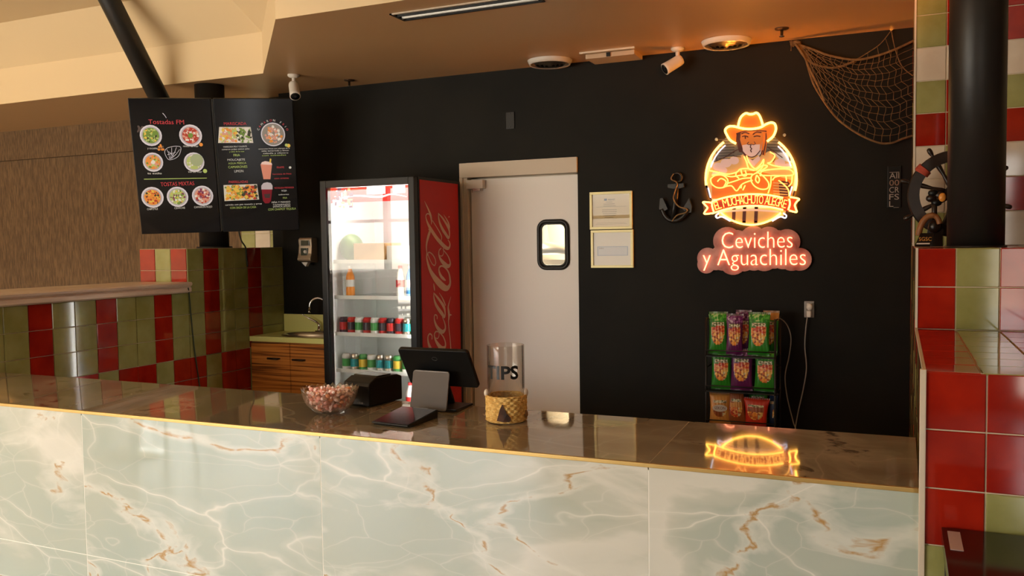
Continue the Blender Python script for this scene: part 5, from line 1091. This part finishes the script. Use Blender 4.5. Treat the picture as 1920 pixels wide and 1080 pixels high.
# ================================================================ SHIP WHEEL AND ITS PLAQUE
WC = Vector((0.238, 4.56, 1.862)); DW = mottle('dark_wood', (.010, .006, .004), (.026, .012, .007), 14, .35)
e_ = empty('ship_wheel', (0.256, 4.56, 1.617), 'dark wooden ship wheel standing on the tiled block, half hidden by the column', 'ship wheel')
def wl(r_, a, dy=0): return WC+Vector((r_*math.cos(R(a)), dy, r_*math.sin(R(a))))
b = B(); N_ = 48
for i in range(N_):
    pass
ringp = [(.150, -.018), (.198, -.018), (.203, -.010), (.203, .012), (.150, .012)]
rs = [[b.bm.verts.new(wl(r_, 360*j/N_, dy)) for j in range(N_)] for r_, dy in ringp]; k_ = b.mi(DW)
for q in range(5):
    A_, C_ = rs[q], rs[(q+1) % 5]
    for j in range(N_): b.bm.faces.new((A_[j], A_[(j+1) % N_], C_[(j+1) % N_], C_[j])).material_index = k_
b.build('rim', e_)
for k in range(8):
    a = 28+k*45
    if k == 5: pass
    b = B(); L_q = .243 if k not in (5, 6) else .235
    b.tube([wl(r_, a) for r_ in (.03, .06, .10, .14, .19, .205, .215, .228, .240, L_q+.002)], [.010, .013, .008, .012, .012, .007, .010, .012, .010, .004], DW, 10); b.build('spoke', e_)
b = B(); b.lathe([(.045, -.022), (.045, .022)], WC, DW, 24, (0, 1, 0)); b.lathe([(.016, -.034), (.020, -.022)], WC, GOLD, 16, (0, 1, 0)); b.build('hub', e_)
b = B(); b.tube([wl(.150+.052*0+(.026+.031*math.cos(R(t)))*1.0, 136+.15*k, .031*math.sin(R(t))*.8-.004) for k in range(0, 60) for t in [k*36]], .0045, mat('red_cord', (.42, .06, .03), .6), 5)
b.build('cord_wrap', e_)
LEA = mat('tan_leather', (.26, .10, .03), .45)
e_ = empty('carved_figure', (.16, 4.50, 1.617), 'small dark carved ornament with a brown arched band at the foot of the ship wheel', 'ornament')
def cp(x, y, Y=4.44): return onY(x, y, Y)
b = B(); b.tube(smooth_path([cp(1722, 442), cp(1726, 425), cp(1735, 410), cp(1748, 404), cp(1758, 409), cp(1762, 420)], 6), [.014]*20+[.012]*11, LEA, 10); b.build('arched_band', e_)
b = B(); pb = cp(1750, 462, 4.46); b.prism([cp(x, y, 4.47) for x, y in ((1742, 462), (1768, 462), (1768, 430), (1762, 415), (1750, 412), (1740, 425), (1738, 445))], (0, 1, 0), .06, DW); b.sphere(cp(1752, 425, 4.46), .028, DW, 2, (1, .9, 1.1))
for x_, y_, m_ in ((1746, 372, DW), (1756, 380, BLACK), (1750, 362, BLACK), (1762, 366, DW)): b.sphere(cp(x_, y_, 4.50), .020, m_, 2, (1.2, .8, .9))
b.tube([cp(1752, 415, 4.49), cp(1752, 395, 4.50), cp(1752, 375, 4.50)], .012, DW, 8)
b.build('figure', e_)
b = B(); b.sphere(cp(1767, 370, 4.485), .016, mat('amber_bead', (.75, .30, .05), .25), 3, (1, .7, 1.3)); b.build('amber_bead', e_)
e_ = empty('small_plaque', tuple(cp(1730, 463, 4.36)), 'small black leaning plaque with gold lettering below the ship wheel', 'plaque')
q = [cp(1715, 458, 4.34), cp(1744, 458, 4.34), cp(1751, 437, 4.39), cp(1726, 437, 4.39)]
for i in (0, 1): q[i].z = 1.622
b = B(); nq = (q[1]-q[0]).cross(q[3]-q[0]).normalized(); nq = nq if nq.y < 0 else -nq; b.prism(q, -nq, .008, BLACK); b.box2((q[0].x, 4.345, 1.6165), (q[1].x, 4.37, 1.624), LEA); b.build('board', e_)
b = B(); ex = (q[1]-q[0]).normalized(); ey = ex.cross(nq)*-1; ey = nq.cross(ex); b.text('SGSC', (q[0]+q[1]+q[2]+q[3])/4+nq*.0005+Vector((.002, 0, 0)), ex, ey, .032, mat('gold_ink', (.70, .38, .10), .4, .4), .001, width=.052); b.face([q[0].lerp(q[3], .1)+nq*.001+ex*.004, q[1].lerp(q[2], .1)+nq*.001-ex*.004, q[1].lerp(q[2], .2)+nq*.001-ex*.004, q[0].lerp(q[3], .2)+nq*.001+ex*.004], WHITE); b.build('lettering', e_)

# ================================================================ BLACK TABLE AT THE RIGHT
e_ = empty('black_table', (.55, 2.25, 0), 'glossy black table top in the bottom right corner against the tiled block', 'table')
b = B(); b.box2((.112, 1.90, .835), (1.2, 2.585, .873), BLACKG, bev=.003); b.build('table_top', e_)
for x_ in (.14, 1.17):
    for y_ in (1.93, 2.55): b = B(); b.box2((x_-.02, y_-.02, 0), (x_+.02, y_+.02, .835), BLACKM); b.build('leg', e_)
b = B(); b.box2((.125, 2.40, .873), (.155, 2.55, .8745), mat('sticker', (.55, .40, .38), .5)); o = b.build('paper_sticker', e_)

# ================================================================ ADDED LAMP ABOVE THE VIEW, THEN THINGS BEHIND THE CAMERA (seen in reflections)
def uplight(x, y, z, label):  # unseen lamp added to put an orange glow on the ceiling
    e2 = empty('added_uplight', (x, y, z), label, 'lamp', 'added amber pendant lamps')
    b = B(); b.tube([(x, y, z-.06), (x, y, UZ)], .004, BLACKM, 6); b.build('cord', e2)
    b = B(); b.lathe([(.001, -.07), (.07, -.065), (.13, -.03), (.15, .01), (.145, .01), (.125, -.025), (.065, -.055), (.001, -.06)], (x, y, z), mat('brass_shade', (.5, .3, .1), .4, .6), 32, cap=False); b.build('lamp_shade', e2)
    b = B(); b.sphere((x, y, z-.02), .025, emis('amber_bulb', (1, .45, .08), 20), 3); b.build('bulb', e2)
    l = bpy.data.lights.new('added_amber_spot', 'SPOT'); l.energy = 75; l.spot_size = R(72); l.spot_blend = .8; l.color = (1, .30, .02); l.shadow_soft_size = .03
    o = bpy.data.objects.new('added_amber_spot', l); COL.objects.link(o); o.parent = e2; o.location = (0, 0, .02); o.rotation_euler = Vector((.22, -1.35, -.62)).to_track_quat('Z', 'Y').to_euler()
uplight(-.30, 3.05, 2.60, 'unseen added brass bowl pendant lamp throwing amber light up at the soffit')
RS = mat('red_seat', (.50, .03, .02), .3)
for k, (x, y) in enumerate(((-5.6, .3), (-7.4, -1.3), (-8.4, -.2))):
    e2 = empty('bar_table', (x, y, 0), ('round white bar table in the dining room, nearest to the counter', 'round white bar table in the dining room, nearest to the windows', 'round white bar table in the dining room, farthest from the counter')[k], 'table')
    b = B(); b.lathe([(.32, 1.03), (.33, 1.045), (.32, 1.06)], (x, y, 0), WHITE, 32); b.build('table_top', e2)
    b = B(); b.tube([(x, y, .02), (x, y, 1.03)], .03, STEEL, 12); b.lathe([(.24, 0), (.22, .02), (.04, .04)], (x, y, 0), STEEL, 24); b.build('pedestal', e2)
    for s_ in (-1, 1):
        xs_, ys_ = x+s_*.55, y+.2*s_
        e3 = empty('bar_stool', (xs_, ys_, 0), ['left', 'right'][s_ > 0]+' red-seated wire stool at the '+('nearest', 'window-side', 'farthest')[k]+' bar table', 'stool')
        b = B(); b.lathe([(.17, .74), (.18, .76), (.16, .78)], (xs_, ys_, 0), RS, 24); b.build('seat', e3)
        for a in (45, 135, 225, 315): b = B(); b.tube([(xs_+.12*math.cos(R(a)), ys_+.12*math.sin(R(a)), .74), (xs_+.22*math.cos(R(a)), ys_+.22*math.sin(R(a)), 0)], .012, STEEL, 8); b.build('leg', e3)
